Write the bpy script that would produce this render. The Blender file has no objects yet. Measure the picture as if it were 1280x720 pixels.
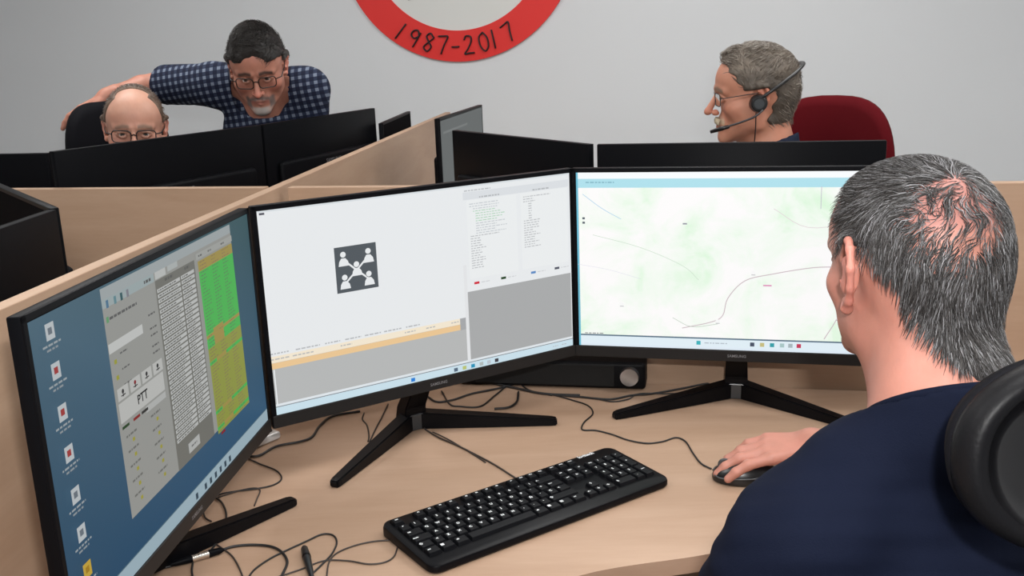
import bpy, bmesh, math, random
import numpy as np
from mathutils import Vector, Matrix

# ------------------------------------------------------------------ scene, camera, light, exposure
S = bpy.context.scene
C = S.collection
DESK = 0.74                       # height of the desk tops; plan coordinates below are relative to it
FPX, PITCH, ROLL, CAMH = 1221.2, 0.245, -0.0372, 0.7057

F_ = np.array([0, math.cos(PITCH), -math.sin(PITCH)])
R0 = np.array([1.0, 0, 0]); U0 = np.cross(R0, F_)
R_ = math.cos(ROLL) * R0 + math.sin(ROLL) * U0
U_ = -math.sin(ROLL) * R0 + math.cos(ROLL) * U0
CAM = np.array([0, 0, CAMH])

cd = bpy.data.cameras.new('camera'); cam = bpy.data.objects.new('camera', cd); C.objects.link(cam)
cd.sensor_width = 36.0; cd.lens = FPX / 1280 * 36.0; cd.clip_start = 0.02; cd.clip_end = 100
cam.matrix_world = Matrix(((R_[0], U_[0], -F_[0], 0), (R_[1], U_[1], -F_[1], 0),
                           (R_[2], U_[2], -F_[2], CAMH + DESK), (0, 0, 0, 1)))
S.camera = cam
S.view_settings.view_transform = 'Standard'; S.view_settings.look = 'None'
S.view_settings.gamma = 1.0; S.view_settings.use_curve_mapping = False
S.view_settings.exposure = 0.0

wd = bpy.data.worlds.new('world'); S.world = wd; wd.use_nodes = True
wd.node_tree.nodes['Background'].inputs[0].default_value = (0.9, 0.94, 1.0, 1)
wd.node_tree.nodes['Background'].inputs[1].default_value = 0.3

def area_light(name, loc, size, power, color, size_y=None, target=None):
    l = bpy.data.lights.new(name, 'AREA'); l.energy = power; l.color = color
    l.size = size
    if size_y: l.shape = 'RECTANGLE'; l.size_y = size_y
    o = bpy.data.objects.new(name, l); C.objects.link(o); o.location = loc
    if target is not None:
        d = Vector(target) - Vector(loc); o.rotation_euler = d.to_track_quat('-Z', 'Y').to_euler()
    return o
CEIL = 2.75
LAMPS = [(-1.6, 0.9), (0.4, 0.7), (-1.5, 3.2), (0.6, 3.1), (1.9, 1.6), (-0.4, -1.3)]
for lx, ly in LAMPS:
    area_light('ceiling_lamp_light', (lx, ly, CEIL - 0.06), 1.1, 16.5, (0.985, 0.985, 0.98), 0.55)
# the photographer's flash, just above and to the right of the lens
fl = area_light('camera_flash', (0.06, -0.03, CAMH + DESK + 0.13), 0.05, 14.5, (1.0, 0.985, 0.97), 0.03, target=(-0.02, 2.4, DESK + 0.40))

# ------------------------------------------------------------------ helpers
def ray(u, v): return F_ + R_ * (u - 640) / FPX - U_ * (v - 360) / FPX
def onz(u, v, z=0.0):             # point of the level plane z (above the desk) seen at u, v
    d = ray(u, v); p = CAM + d * (z - CAMH) / d[2]; return np.array([p[0], p[1], z])
def aty(u, v, y):                 # point at distance y into the room seen at u, v
    d = ray(u, v); return CAM + d * (y / d[1])
def W3(p): return Vector((float(p[0]), float(p[1]), float(p[2]) + DESK))

MATS = {}
def mat(name, col=(0.5, 0.5, 0.5), rough=0.5, metal=0.0, spec=0.5, attr=None, bump=None, noise=None, sss=0.0, emit=0.0, coat=0.0):
    if name in MATS: return MATS[name]
    m = bpy.data.materials.new(name); m.use_nodes = True; nt = m.node_tree; b = nt.nodes['Principled BSDF']
    b.inputs['Base Color'].default_value = (*col, 1); b.inputs['Roughness'].default_value = rough
    b.inputs['Metallic'].default_value = metal; b.inputs['Specular IOR Level'].default_value = spec
    if coat: b.inputs['Coat Weight'].default_value = coat; b.inputs['Coat Roughness'].default_value = 0.08
    src = None
    if attr:
        a = nt.nodes.new('ShaderNodeAttribute'); a.attribute_name = attr; src = a.outputs['Color']
    if noise:                                            # (scale, amount)
        n = nt.nodes.new('ShaderNodeTexNoise'); n.inputs['Scale'].default_value = noise[0]; n.inputs['Detail'].default_value = 5
        tc = nt.nodes.new('ShaderNodeTexCoord'); nt.links.new(tc.outputs['Object'], n.inputs['Vector'])
        mp = nt.nodes.new('ShaderNodeMapRange'); mp.inputs[1].default_value = 0.3; mp.inputs[2].default_value = 0.7
        mp.inputs[3].default_value = 1 - noise[1]; mp.inputs[4].default_value = 1 + noise[1]
        nt.links.new(n.outputs['Fac'], mp.inputs[0])
        vm = nt.nodes.new('ShaderNodeVectorMath'); vm.operation = 'SCALE'
        if src: nt.links.new(src, vm.inputs[0])
        else: vm.inputs[0].default_value = col
        nt.links.new(mp.outputs[0], vm.inputs['Scale']); src = vm.outputs[0]
    if src: nt.links.new(src, b.inputs['Base Color'])
    if bump:                                             # (scale, strength, distance)
        n = nt.nodes.new('ShaderNodeTexNoise'); n.inputs['Scale'].default_value = bump[0]; n.inputs['Detail'].default_value = 4
        tc = nt.nodes.new('ShaderNodeTexCoord'); nt.links.new(tc.outputs['Object'], n.inputs['Vector'])
        bp = nt.nodes.new('ShaderNodeBump'); bp.inputs['Strength'].default_value = bump[1]; bp.inputs['Distance'].default_value = bump[2]
        nt.links.new(n.outputs['Fac'], bp.inputs['Height']); nt.links.new(bp.outputs['Normal'], b.inputs['Normal'])
    if sss: b.inputs['Subsurface Weight'].default_value = sss; b.inputs['Subsurface Radius'].default_value = (0.012, 0.005, 0.003); b.inputs['Subsurface Scale'].default_value = 0.6
    MATS[name] = m; return m

def mat_wood(name, base=(0.62, 0.43, 0.285), scale=1.0, vertical=False):
    m = bpy.data.materials.new(name); m.use_nodes = True; nt = m.node_tree; b = nt.nodes['Principled BSDF']
    tc = nt.nodes.new('ShaderNodeTexCoord'); mp = nt.nodes.new('ShaderNodeMapping')
    mp.inputs['Scale'].default_value = (0.9 * scale, 7 * scale, 7 * scale)
    nt.links.new(tc.outputs['Object'], mp.inputs[0])
    n = nt.nodes.new('ShaderNodeTexNoise'); n.inputs['Scale'].default_value = 2.2; n.inputs['Detail'].default_value = 7; n.inputs['Distortion'].default_value = 0.8
    nt.links.new(mp.outputs[0], n.inputs['Vector'])
    n2 = nt.nodes.new('ShaderNodeTexNoise'); n2.inputs['Scale'].default_value = 26; n2.inputs['Detail'].default_value = 3
    nt.links.new(mp.outputs[0], n2.inputs['Vector'])
    mx = nt.nodes.new('ShaderNodeMath'); mx.operation = 'MULTIPLY_ADD'; mx.inputs[1].default_value = 0.25
    nt.links.new(n2.outputs['Fac'], mx.inputs[0]); nt.links.new(n.outputs['Fac'], mx.inputs[2])
    cr = nt.nodes.new('ShaderNodeValToRGB'); e = cr.color_ramp.elements
    e[0].position = 0.38; e[0].color = (base[0] * 0.9, base[1] * 0.87, base[2] * 0.84, 1)
    e[1].position = 0.82; e[1].color = (min(1, base[0] * 1.06), min(1, base[1] * 1.07), min(1, base[2] * 1.08), 1)
    nt.links.new(mx.outputs[0], cr.inputs[0]); nt.links.new(cr.outputs[0], b.inputs['Base Color'])
    b.inputs['Roughness'].default_value = 0.5; b.inputs['Specular IOR Level'].default_value = 0.35
    return m

def link(name, me, m=None, parent=None, smooth=False):
    o = bpy.data.objects.new(name, me); C.objects.link(o)
    if m is not None:
        for x in (m if isinstance(m, (list, tuple)) else [m]): me.materials.append(x)
    if parent is not None: o.parent = parent
    if smooth: me.shade_smooth()
    return o
def from_bm(name, bm, m=None, parent=None, smooth=False):
    me = bpy.data.meshes.new(name); bm.normal_update(); bm.to_mesh(me); bm.free()
    o = link(name, me, m, parent)
    if smooth:
        me.shade_smooth()
        try: me.set_sharp_from_angle(angle=math.radians(35))
        except Exception: pass
    return o
def tag(o, label, cat=None, group=None, kind=None):
    if label: o['label'] = label
    if cat: o['category'] = cat
    if group: o['group'] = group
    if kind: o['kind'] = kind
    return o
def empty(name, loc=(0, 0, 0), rz=0.0, parent=None):
    o = bpy.data.objects.new(name, None); C.objects.link(o); o.location = loc; o.rotation_euler = (0, 0, rz)
    o.empty_display_size = 0.05
    if parent: o.parent = parent
    return o
def copy_tree(o, parent=None):
    c = o.copy(); C.objects.link(c)
    if parent is not None: c.parent = parent
    for ch in list(o.children): copy_tree(ch, c)
    return c

def bx(bm, x0, x1, y0, y1, z0, z1, bev=0.0, seg=2, M=None, mi=0):
    vs = [bm.verts.new((x, y, z)) for z in (z0, z1) for y in (y0, y1) for x in (x0, x1)]
    fs = [bm.faces.new([vs[i] for i in q]) for q in ((0, 2, 3, 1), (4, 5, 7, 6), (0, 1, 5, 4), (2, 6, 7, 3), (0, 4, 6, 2), (1, 3, 7, 5))]
    for f in fs: f.material_index = mi
    geo = vs
    if bev:
        r = bmesh.ops.bevel(bm, geom=list({e for f in fs for e in f.edges}), offset=bev, segments=seg, affect='EDGES', profile=0.5)
        geo = list({v for f in r['faces'] for v in f.verts} | {v for v in vs if v.is_valid})
        for f in r['faces']: f.material_index = mi
    if M is not None: bmesh.ops.transform(bm, matrix=M, verts=geo)
    return geo
def prism(bm, pts, z0, z1, mi=0):
    a = [bm.verts.new((p[0], p[1], z0)) for p in pts]; b = [bm.verts.new((p[0], p[1], z1)) for p in pts]
    n = len(pts); fs = [bm.faces.new(list(reversed(a))), bm.faces.new(b)]
    for i in range(n): fs.append(bm.faces.new([a[i], a[(i + 1) % n], b[(i + 1) % n], b[i]]))
    for f in fs: f.material_index = mi
    return fs
def catmull(pts, n=8, closed=False):
    P = [np.array(p, float) for p in pts]
    if closed: P = [P[-1]] + P + [P[0], P[1]]
    else: P = [2 * P[0] - P[1]] + P + [2 * P[-1] - P[-2]]
    out = []
    for i in range(1, len(P) - 2):
        for k in range(n):
            t = k / n
            out.append(0.5 * ((2 * P[i]) + (-P[i - 1] + P[i + 1]) * t + (2 * P[i - 1] - 5 * P[i] + 4 * P[i + 1] - P[i + 2]) * t * t + (-P[i - 1] + 3 * P[i] - 3 * P[i + 1] + P[i + 2]) * t ** 3))
    if not closed: out.append(P[-2])
    return out
def tube(bm, pts, r, sides=8, closed=False, flat=1.0, mi=0):
    pts = [Vector([float(c) for c in p]) for p in pts]; n = len(pts); rings = []; up = Vector((0, 0, 1)); prev = None
    for i, p in enumerate(pts):
        t = (pts[(i + 1) % n] - pts[i - 1]) if closed else (pts[min(i + 1, n - 1)] - pts[max(i - 1, 0)])
        t.normalize()
        a = t.cross(up if prev is None else prev)
        if a.length < 1e-4: a = t.cross(Vector((1, 0, 0)))
        a.normalize(); b = a.cross(t).normalized(); prev = b
        rr = r[i] if isinstance(r, (list, tuple)) else r
        rings.append([bm.verts.new(p + a * (math.cos(2 * math.pi * k / sides) * rr) + b * (math.sin(2 * math.pi * k / sides) * rr * flat)) for k in range(sides)])
    for i in range(n if closed else n - 1):
        A, B = rings[i], rings[(i + 1) % n]
        for k in range(sides):
            f = bm.faces.new([A[k], A[(k + 1) % sides], B[(k + 1) % sides], B[k]]); f.material_index = mi; f.smooth = True
    if not closed:
        for q, rev in ((rings[0], 0), (rings[-1], 1)):
            f = bm.faces.new(q if rev else list(reversed(q))); f.material_index = mi
def cyl(bm, c, axis, r, h, n=24, mi=0, r2=None, bev=0):
    axis = Vector(axis).normalized(); c = Vector(c)
    M = Matrix.Translation(c) @ axis.to_track_quat('Z', 'Y').to_matrix().to_4x4()
    g = bmesh.ops.create_cone(bm, cap_ends=True, segments=n, radius1=r, radius2=r if r2 is None else r2, depth=h, matrix=M)
    for f in {f for v in g['verts'] for f in v.link_faces}: f.material_index = mi
def text_mesh(s, size, align='CENTER', bold=0.0):
    cu = bpy.data.curves.new('t', 'FONT'); cu.body = s; cu.size = size; cu.align_x = align; cu.align_y = 'CENTER'; cu.offset = bold; cu.resolution_u = 2
    o = bpy.data.objects.new('t', cu); C.objects.link(o)
    dg = bpy.context.evaluated_depsgraph_get(); dg.update()
    me = bpy.data.meshes.new_from_object(o.evaluated_get(dg)); bpy.data.objects.remove(o); bpy.data.curves.remove(cu)
    V = [tuple(v.co) for v in me.vertices]; P = [tuple(p.vertices) for p in me.polygons]; bpy.data.meshes.remove(me)
    return V, P
def add_text(bm, s, size, M, align='CENTER', bold=0.0, mi=0):
    V, P = text_mesh(s, size, align, bold); vs = [bm.verts.new(M @ Vector(v)) for v in V]
    for p in P:
        try: f = bm.faces.new([vs[i] for i in p]); f.material_index = mi
        except ValueError: pass

# ------------------------------------------------------------------ organic surfaces: blended distance fields meshed on a graded grid
def rotm(yaw=0, pitch=0, roll=0):   # X right, Y forward, Z up; yaw about Z, pitch > 0 looks down, roll > 0 leans to the own right
    cy, sy = math.cos(yaw), math.sin(yaw); cp, sp = math.cos(-pitch), math.sin(-pitch); cr, sr = math.cos(roll), math.sin(roll)
    Rz = np.array([[cy, -sy, 0], [sy, cy, 0], [0, 0, 1.0]]); Rx = np.array([[1, 0, 0], [0, cp, -sp], [0, sp, cp.real]]); Ry = np.array([[cr, 0, sr], [0, 1, 0], [-sr, 0, cr]])
    return Rz @ Rx @ Ry
class Frame:
    def __init__(s, o=(0, 0, 0), R=None, k=1.0): s.o = np.array(o, float); s.R = np.eye(3) if R is None else R; s.k = k
    def w(s, p): return s.o + s.R @ (np.array(p, float) * s.k)
    def l(s, P): return ((P - s.o) @ s.R) / s.k
ID = Frame()
class SD:
    def __init__(s): s.ops = []
    def _add(s, kind, f, lo, hi, k): s.ops.append((kind, f, np.array(lo), np.array(hi), k))
    def cap(s, a, b, ra, rb=None, k=0.01, M=ID, sub=False):
        rb = ra if rb is None else rb
        a = M.w(a); b = M.w(b); ra *= M.k; rb *= M.k; k *= M.k; r = max(ra, rb)
        d = b - a; L = max(float(d @ d), 1e-12)
        def f(x, y, z):
            px, py, pz = x - a[0], y - a[1], z - a[2]
            t = np.clip((px * d[0] + py * d[1] + pz * d[2]) / L, 0, 1)
            return np.sqrt((px - t * d[0]) ** 2 + (py - t * d[1]) ** 2 + (pz - t * d[2]) ** 2) - (ra + (rb - ra) * t)
        s._add('-' if sub else '+', f, np.minimum(a, b) - r, np.maximum(a, b) + r, k)
    def chain(s, pts, rs, k=0.01, M=ID):
        for i in range(len(pts) - 1): s.cap(pts[i], pts[i + 1], rs[i] if not np.isscalar(rs) else rs, rs[i + 1] if not np.isscalar(rs) else rs, k, M)
    def ell(s, c, r, k=0.01, M=ID, R=None, sub=False):
        c = M.w(c); r = np.array(r, float) * M.k; k *= M.k; Q = M.R if R is None else M.R @ R
        def f(x, y, z):
            px, py, pz = x - c[0], y - c[1], z - c[2]
            q = [(px * Q[0, i] + py * Q[1, i] + pz * Q[2, i]) for i in range(3)]
            k0 = np.sqrt((q[0] / r[0]) ** 2 + (q[1] / r[1]) ** 2 + (q[2] / r[2]) ** 2)
            k1 = np.sqrt((q[0] / r[0] ** 2) ** 2 + (q[1] / r[1] ** 2) ** 2 + (q[2] / r[2] ** 2) ** 2) + 1e-9
            return k0 * (k0 - 1) / k1
        e = np.abs(Q) @ r
        s._add('-' if sub else '+', f, c - e, c + e, k)
    def plane(s, p, n, k=0.004, M=ID):          # keeps the side the normal points away from
        p = M.w(p); n = M.R @ (np.array(n, float) / np.linalg.norm(n))
        s._add('i', lambda x, y, z: (x - p[0]) * n[0] + (y - p[1]) * n[1] + (z - p[2]) * n[2], [-9] * 3, [9] * 3, k)
    def func(s, f, kind='i', k=0.004): s._add(kind, f, [-9] * 3, [9] * 3, k)
    @staticmethod
    def comb(D, d, kind, k):
        if kind == '+':
            h = np.clip(0.5 + 0.5 * (d - D) / k, 0, 1); return D * h + d * (1 - h) - k * h * (1 - h)
        if kind == '-': d = -d
        if kind == 'd': return D + d
        h = np.clip(0.5 - 0.5 * (d - D) / k, 0, 1); return D * h + d * (1 - h) + k * h * (1 - h)
    def ev(s, P):
        x, y, z = P[:, 0], P[:, 1], P[:, 2]; D = np.full(len(P), 0.5)
        for kind, f, lo, hi, k in s.ops: D = s.comb(D, f(x, y, z), kind, k)
        return D
    def grad(s, P, e=0.0015):
        g = np.stack([s.ev(P + np.eye(3)[i] * e) - s.ev(P - np.eye(3)[i] * e) for i in range(3)], 1)
        return g / (np.linalg.norm(g, axis=1, keepdims=True) + 1e-9)
    def mesh(s, coarse, fines=()):
        """fines: list of (lo, hi, step) boxes"""
        L = np.min([o[2] for o in s.ops if o[0] == '+'], axis=0) - 2 * coarse; H = np.max([o[3] for o in s.ops if o[0] == '+'], axis=0) + 2 * coarse
        ax = []
        for a in range(3):
            x = L[a]; out = [x]
            while x < H[a]:
                st = coarse
                for lo, hi, q in fines:
                    if lo[a] <= x < hi[a]: st = min(st, q)
                    elif x < lo[a] < x + st: st = max(lo[a] - x, q)
                x += st; out.append(x)
            ax.append(np.array(out, np.float32))
        X, Y, Z = ax; D = np.full((len(X), len(Y), len(Z)), 0.5, np.float32)
        for kind, f, lo, hi, k in s.ops:
            mg = 2.5 * coarse + 1.2 * k if kind != '+' else 2.2 * coarse + 1.2 * k
            i = [(max(0, np.searchsorted(ax[a], lo[a] - mg) - 1), np.searchsorted(ax[a], hi[a] + mg) + 1) for a in range(3)]
            sl = tuple(slice(*q) for q in i)
            if any(q[1] <= q[0] for q in i): continue
            d = f(X[sl[0]][:, None, None], Y[sl[1]][None, :, None], Z[sl[2]][None, None, :])
            D[sl] = s.comb(D[sl], d.astype(np.float32), kind, k)
        return nets(D, X, Y, Z)
def nets(D, X, Y, Z):
    ins = D < 0
    cnt = np.zeros([n - 1 for n in D.shape], np.int8)
    for i in (0, 1):
        for j in (0, 1):
            for k in (0, 1): cnt += ins[i:D.shape[0] - 1 + i, j:D.shape[1] - 1 + j, k:D.shape[2] - 1 + k]
    act = (cnt > 0) & (cnt < 8); ci = np.argwhere(act); idx = np.full(act.shape, -1, np.int32); idx[act] = np.arange(len(ci))
    acc = np.zeros((len(ci), 3)); num = np.zeros(len(ci)); ax = (X, Y, Z)
    for a in range(3):
        b, c = [q for q in range(3) if q != a]
        for u in (0, 1):
            for v in (0, 1):
                p = ci.copy(); p[:, b] += u; p[:, c] += v; q = p.copy(); q[:, a] += 1
                d0 = D[tuple(p.T)]; d1 = D[tuple(q.T)]; m = (d0 < 0) != (d1 < 0)
                t = np.where(m, d0 / np.where(m, d0 - d1, 1), 0)
                for e in range(3):
                    v0 = ax[e][p[:, e]]; v1 = ax[e][q[:, e]]; acc[:, e] += np.where(m, v0 + (v1 - v0) * t, 0)
                num += m
    V = acc / num[:, None]; Q = []
    for a in range(3):
        b, c = (a + 1) % 3, (a + 2) % 3
        s0 = [slice(None)] * 3; s1 = [slice(None)] * 3; s0[a] = slice(0, -1); s1[a] = slice(1, None)
        A = ins[tuple(s0)]; B = ins[tuple(s1)]; e = np.argwhere(A != B)
        e = e[(e[:, b] > 0) & (e[:, c] > 0) & (e[:, b] < D.shape[b] - 1) & (e[:, c] < D.shape[c] - 1)]
        fl = A[tuple(e.T)]
        def g(db, dc): p = e.copy(); p[:, b] += db; p[:, c] += dc; return idx[tuple(p.T)]
        q = np.stack([g(-1, -1), g(0, -1), g(0, 0), g(-1, 0)], 1); q[~fl] = q[~fl][:, ::-1]; Q.append(q)
    return V, np.concatenate(Q)
def npmesh(name, V, Q, col=None):
    me = bpy.data.meshes.new(name); me.vertices.add(len(V)); me.vertices.foreach_set('co', (np.asarray(V, np.float32)).ravel())
    n = Q.shape[1]; me.loops.add(Q.size); me.loops.foreach_set('vertex_index', Q.astype(np.int32).ravel())
    me.polygons.add(len(Q)); me.polygons.foreach_set('loop_start', np.arange(0, Q.size, n, dtype=np.int32)); me.update(calc_edges=True)
    me.validate(); me.shade_smooth()
    if col is not None and len(me.vertices) == len(col):
        a = me.color_attributes.new('Col', 'FLOAT_COLOR', 'POINT'); c = np.ones((len(col), 4), np.float32); c[:, :3] = col; a.data.foreach_set('color', c.ravel())
    return me
def relax(V, Q, it=1, w=0.5):
    for _ in range(it):
        a = np.zeros_like(V); n = np.zeros(len(V))
        for i, j in ((0, 1), (1, 2), (2, 3), (3, 0)):
            np.add.at(a, Q[:, i], V[Q[:, j]]); np.add.at(n, Q[:, i], 1); np.add.at(a, Q[:, j], V[Q[:, i]]); np.add.at(n, Q[:, j], 1)
        V = V * (1 - w) + w * a / n[:, None]
    return V
UP = np.array([0, 0, DESK])
def sdf_obj(name, sd, coarse, fines, m, parent, colf=None, disp=None):
    V, Q = sd.mesh(coarse, fines); V = relax(V, Q, 1, 0.4)
    if disp is not None: V = V + sd.grad(V) * disp(V)[:, None]
    col = colf(V) if colf else None
    base = np.array(parent.location) - UP if parent is not None else 0
    return link(name, npmesh(name, V - base, Q, col), m, parent)
def wob(V, f=1.0, seed=0):        # smooth pseudo noise, -1..1
    r = np.random.RandomState(seed); o = 0
    for i in range(6):
        k = r.randn(3); k = k / np.linalg.norm(k) * f * (1 + 0.6 * i); o = o + np.sin(V @ k + r.rand() * 6.28) / (1 + 0.5 * i)
    return o / 2.6
def sm(x, a, b):
    t = np.clip((x - a) / (b - a), 0, 1); return t * t * (3 - 2 * t)
# ------------------------------------------------------------------ the room
WALLM = mat('painted_wall', (0.645, 0.665, 0.685), 0.75, bump=(60, 0.08, 0.003), noise=(1.2, 0.012))
YW = math.radians(-12.3); wv = np.array([math.cos(YW), math.sin(YW)]); wn = np.array([-wv[1], wv[0]])
def room_wall(name, p, q, thick=0.1, h=CEIL):
    p = np.array(p, float); q = np.array(q, float); d = q - p; L = np.linalg.norm(d); a = math.atan2(d[1], d[0])
    bm = bmesh.new(); bx(bm, 0, L, 0, thick, 0, h); o = from_bm(name, bm, WALLM); o.location = (p[0], p[1], 0); o.rotation_euler = (0, 0, a)
    o['kind'] = 'structure'; return o
wo = np.array([0.0, 4.72])                    # a point of the back wall
cA = wo - wv * 3.3; cB = wo + wv * 3.0; cC = cB - wn * 7.6; cD = cA - wn * 7.6
room_wall('wall_back', cA, cB); room_wall('wall_right', cB, cC); room_wall('wall_front', cC, cD); room_wall('wall_left', cD, cA)
for nm, z0, z1, m in (('floor', -0.05, 0, mat('floor_tile', (0.34, 0.32, 0.30), 0.35, noise=(8, 0.08))), ('ceiling', CEIL, CEIL + 0.05, mat('ceiling_paint', (0.8, 0.8, 0.79), 0.9))):
    bm = bmesh.new(); prism(bm, [tuple(cA), tuple(cB), tuple(cC), tuple(cD)][::-1], z0, z1); o = from_bm(nm, bm, m); o['kind'] = 'structure'
LAMPW = mat('lamp_housing', (0.8, 0.8, 0.8), 0.5)
dm = bpy.data.materials.new('lamp_diffuser'); dm.use_nodes = True; b_ = dm.node_tree.nodes['Principled BSDF']; b_.inputs['Emission Color'].default_value = (1, 0.97, 0.92, 1); b_.inputs['Emission Strength'].default_value = 4
for i, (lx, ly) in enumerate(LAMPS):
    t = empty('ceiling_lamp', (lx, ly, CEIL - 0.05)); tag(t, 'flat white ceiling light panel above the office', 'lamp', 'ceiling light panels')
    bm = bmesh.new(); bx(bm, -.59, .59, -.31, .31, 0.012, 0.05, .004); from_bm('housing', bm, LAMPW, t)
    bm = bmesh.new(); bx(bm, -.56, .56, -.28, .28, 0.0, 0.012); from_bm('diffuser', bm, dm, t)

# ------------------------------------------------------------------ desks and dividers
WOOD = mat_wood('desk_beech', (0.385, 0.258, 0.180)); WOODP = mat_wood('panel_beech', (0.42, 0.285, 0.197))
ZT = 0.42                                     # top of the wooden dividers above the desks
def panel(name, p, q, z0, z1, thick, label, m=None, side=1):
    p = np.array(p, float); q = np.array(q, float); d = q - p; L = np.linalg.norm(d)
    bm = bmesh.new(); bx(bm, 0, L, 0 if side > 0 else -thick, thick if side > 0 else 0, 0, z1 - z0, .0015, 2)
    o = from_bm(name, bm, m or WOODP); o.location = (p[0], p[1], z0 + DESK); o.rotation_euler = (0, 0, math.atan2(d[1], d[0]))
    if label: tag(o, label, 'divider')
    return o
DA = np.array([-0.715, 0.20]); DB = np.array([-0.245, 4.42])
dD = (DB - DA) / np.linalg.norm(DB - DA)
def onD(t): return DA + dD * t
# crossing of the two divider lines
BP = np.array([-0.49, 2.12]); BQ = np.array([0.94, 1.81]); dB = (BQ - BP) / np.linalg.norm(BQ - BP)
panel('desk_divider', DA, DB, -DESK, ZT, .024, 'long beech divider running from left foreground back between the workstations', side=1)
panel('desk_divider', BP + dB * .01, BP + dB * 2.0, -DESK, ZT, .024, 'beech divider across the back of the nearest desk, behind two lit monitors')
panel('desk_divider', BP - dB * 2.3, BP - dB * .045, -DESK, ZT, .024, 'beech divider in front of the man in the checked shirt and bald colleague')
def desk(pts, label, th=.025, name='desk'):
    t = empty(name, (pts[0][0], pts[0][1], 0)); tag(t, label, 'desk')
    loc = [(x - pts[0][0], y - pts[0][1]) for x, y in pts]
    bm = bmesh.new(); prism(bm, loc, DESK - th, DESK)
    from_bm('desktop', bm, WOOD, t); cx = sum(p[0] for p in loc) / len(loc); cy = sum(p[1] for p in loc) / len(loc)
    return t, loc
LEGM = mat('desk_leg_grey', (0.35, 0.35, 0.36), 0.4, 0.6)
def desk_legs(t, pl):
    for x, y in pl:
        bm = bmesh.new(); bx(bm, -.025, .025, -.025, .025, 0, DESK - .025, .003, M=Matrix.Translation((x - t.location.x, y - t.location.y, 0))); from_bm('leg', bm, LEGM, t)
bn = np.array([-dB[1], dB[0]])
A0 = tuple(onD(0.02) + np.array([.003, 0])); A1 = tuple(BP + dB * .012 - bn * .004); A2 = tuple(BP + dB * 1.98 - bn * .004)
edge = catmull([(1.35, .78), (1.02, 1.12), (.62, 1.24), (.34, 1.25), (.232, 1.232), (.075, 1.194), (-.06, 1.10), (-.14, .94), (-.17, .70), (-.18, .22)], 6)
pts = [tuple(onD(0.02) + np.array([.004, 0])), A1][::-1] + [tuple(onD(0.02) + np.array([.004, 0]))]
poly = [A1] + [tuple(onD(.02) + np.array([.003, 0]))] + [(float(p[0]), float(p[1])) for p in reversed(edge)] + [A2]
t, _ = desk(poly, 'large curved beech desk in the foreground carrying three monitors and a keyboard')
desk_legs(t, [(-.60, .30), (-.26, .32), (-.42, 2.0), (1.25, 1.65), (1.22, 1.02)])
q0 = BP + dB * .02 + bn * .028; q1 = BP + dB * 1.98 + bn * .028
t, _ = desk([tuple(q0), tuple(q1), tuple(q1 + bn * .42), tuple(BP + dB * .25 + bn * .42), tuple(onD(4.0) + (.42, 0)), tuple(onD(4.0) + (.01, 0))], 'beech desk of the man with the headset, behind the near divider')
desk_legs(t, [tuple(q1 + bn * .2 - dB * .1), tuple(q0 + (.1, .2))])
q0 = BP - dB * 2.28 + bn * .028; q1 = BP - dB * .05 + bn * .028
t, _ = desk([tuple(q0), tuple(q1), tuple(onD(4.0) - (.03, 0)), tuple(onD(4.0) - (.25, 0)), tuple(q1 + bn * .75 - dB * .36), tuple(q1 + bn * .38 - dB * .62), tuple(q0 + bn * .42)], 'beech desk of the bald man, behind the far left divider')
desk_legs(t, [tuple(q0 + bn * .2 + dB * .1), tuple(onD(3.9) - (.15, 0))])
q0 = BP - dB * 2.28 - bn * .006; q1 = BP - dB * .05 - bn * .006
t, _ = desk([tuple(onD(.3) - (.03, 0)), tuple(q1), tuple(q0), tuple(q0 - bn * .5), tuple(q1 - bn * .5 - dB * .5), tuple(onD(.3) - (.5, 0))], 'beech desk left of the long divider, behind the dark monitors')
desk_legs(t, [tuple(q0 - bn * .3 + dB * .1), tuple(onD(.4) - (.3, 0))])

# round wall sign: red ring, pale centre, handwritten years
def wallpt(u, v, off=0.0):        # point of the back wall (moved off into the room) seen at u, v
    d = ray(u, v); w0 = wo - wn * off; t = ((w0[0]) * wn[0] + (w0[1]) * wn[1]) / (d[0] * wn[0] + d[1] * wn[1]); return CAM + d * t
sc_ = wallpt(570, -82.5); Rr = np.linalg.norm(wallpt(570, 77) - wallpt(570, -82.5)); Ri = Rr * 119.7 / 159.5
t = empty('round_wall_sign', (sc_[0], sc_[1], sc_[2] + DESK), YW); tag(t, 'big round white sign with a red ring and years, high on the wall', 'sign')
RED = mat('sign_red', (0.70, 0.022, 0.018), 0.5); SW = mat('sign_white', (0.66, 0.67, 0.65), 0.55); INK = mat('sign_ink', (0.012, 0.01, 0.012), 0.6)
def annulus(bm, r0, r1, y0, y1, n=128):
    pr = [(r0, y0), (r1, y0), (r1, y1), (r0, y1)]
    rings = [[bm.verts.new((r * math.sin(2 * math.pi * i / n), y, r * math.cos(2 * math.pi * i / n))) for r, y in pr] for i in range(n)]
    for i in range(n):
        A, B = rings[i], rings[(i + 1) % n]
        for k in range(4): bm.faces.new([A[k], A[(k + 1) % 4], B[(k + 1) % 4], B[k]])
bm = bmesh.new(); annulus(bm, Ri, Rr, -.012, -.001); from_bm('red_ring', bm, RED, t)
bm = bmesh.new(); cyl(bm, (0, -.005, 0), (0, 1, 0), Ri, .008, 96); from_bm('white_disc', bm, SW, t)
bm = bmesh.new()
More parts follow.
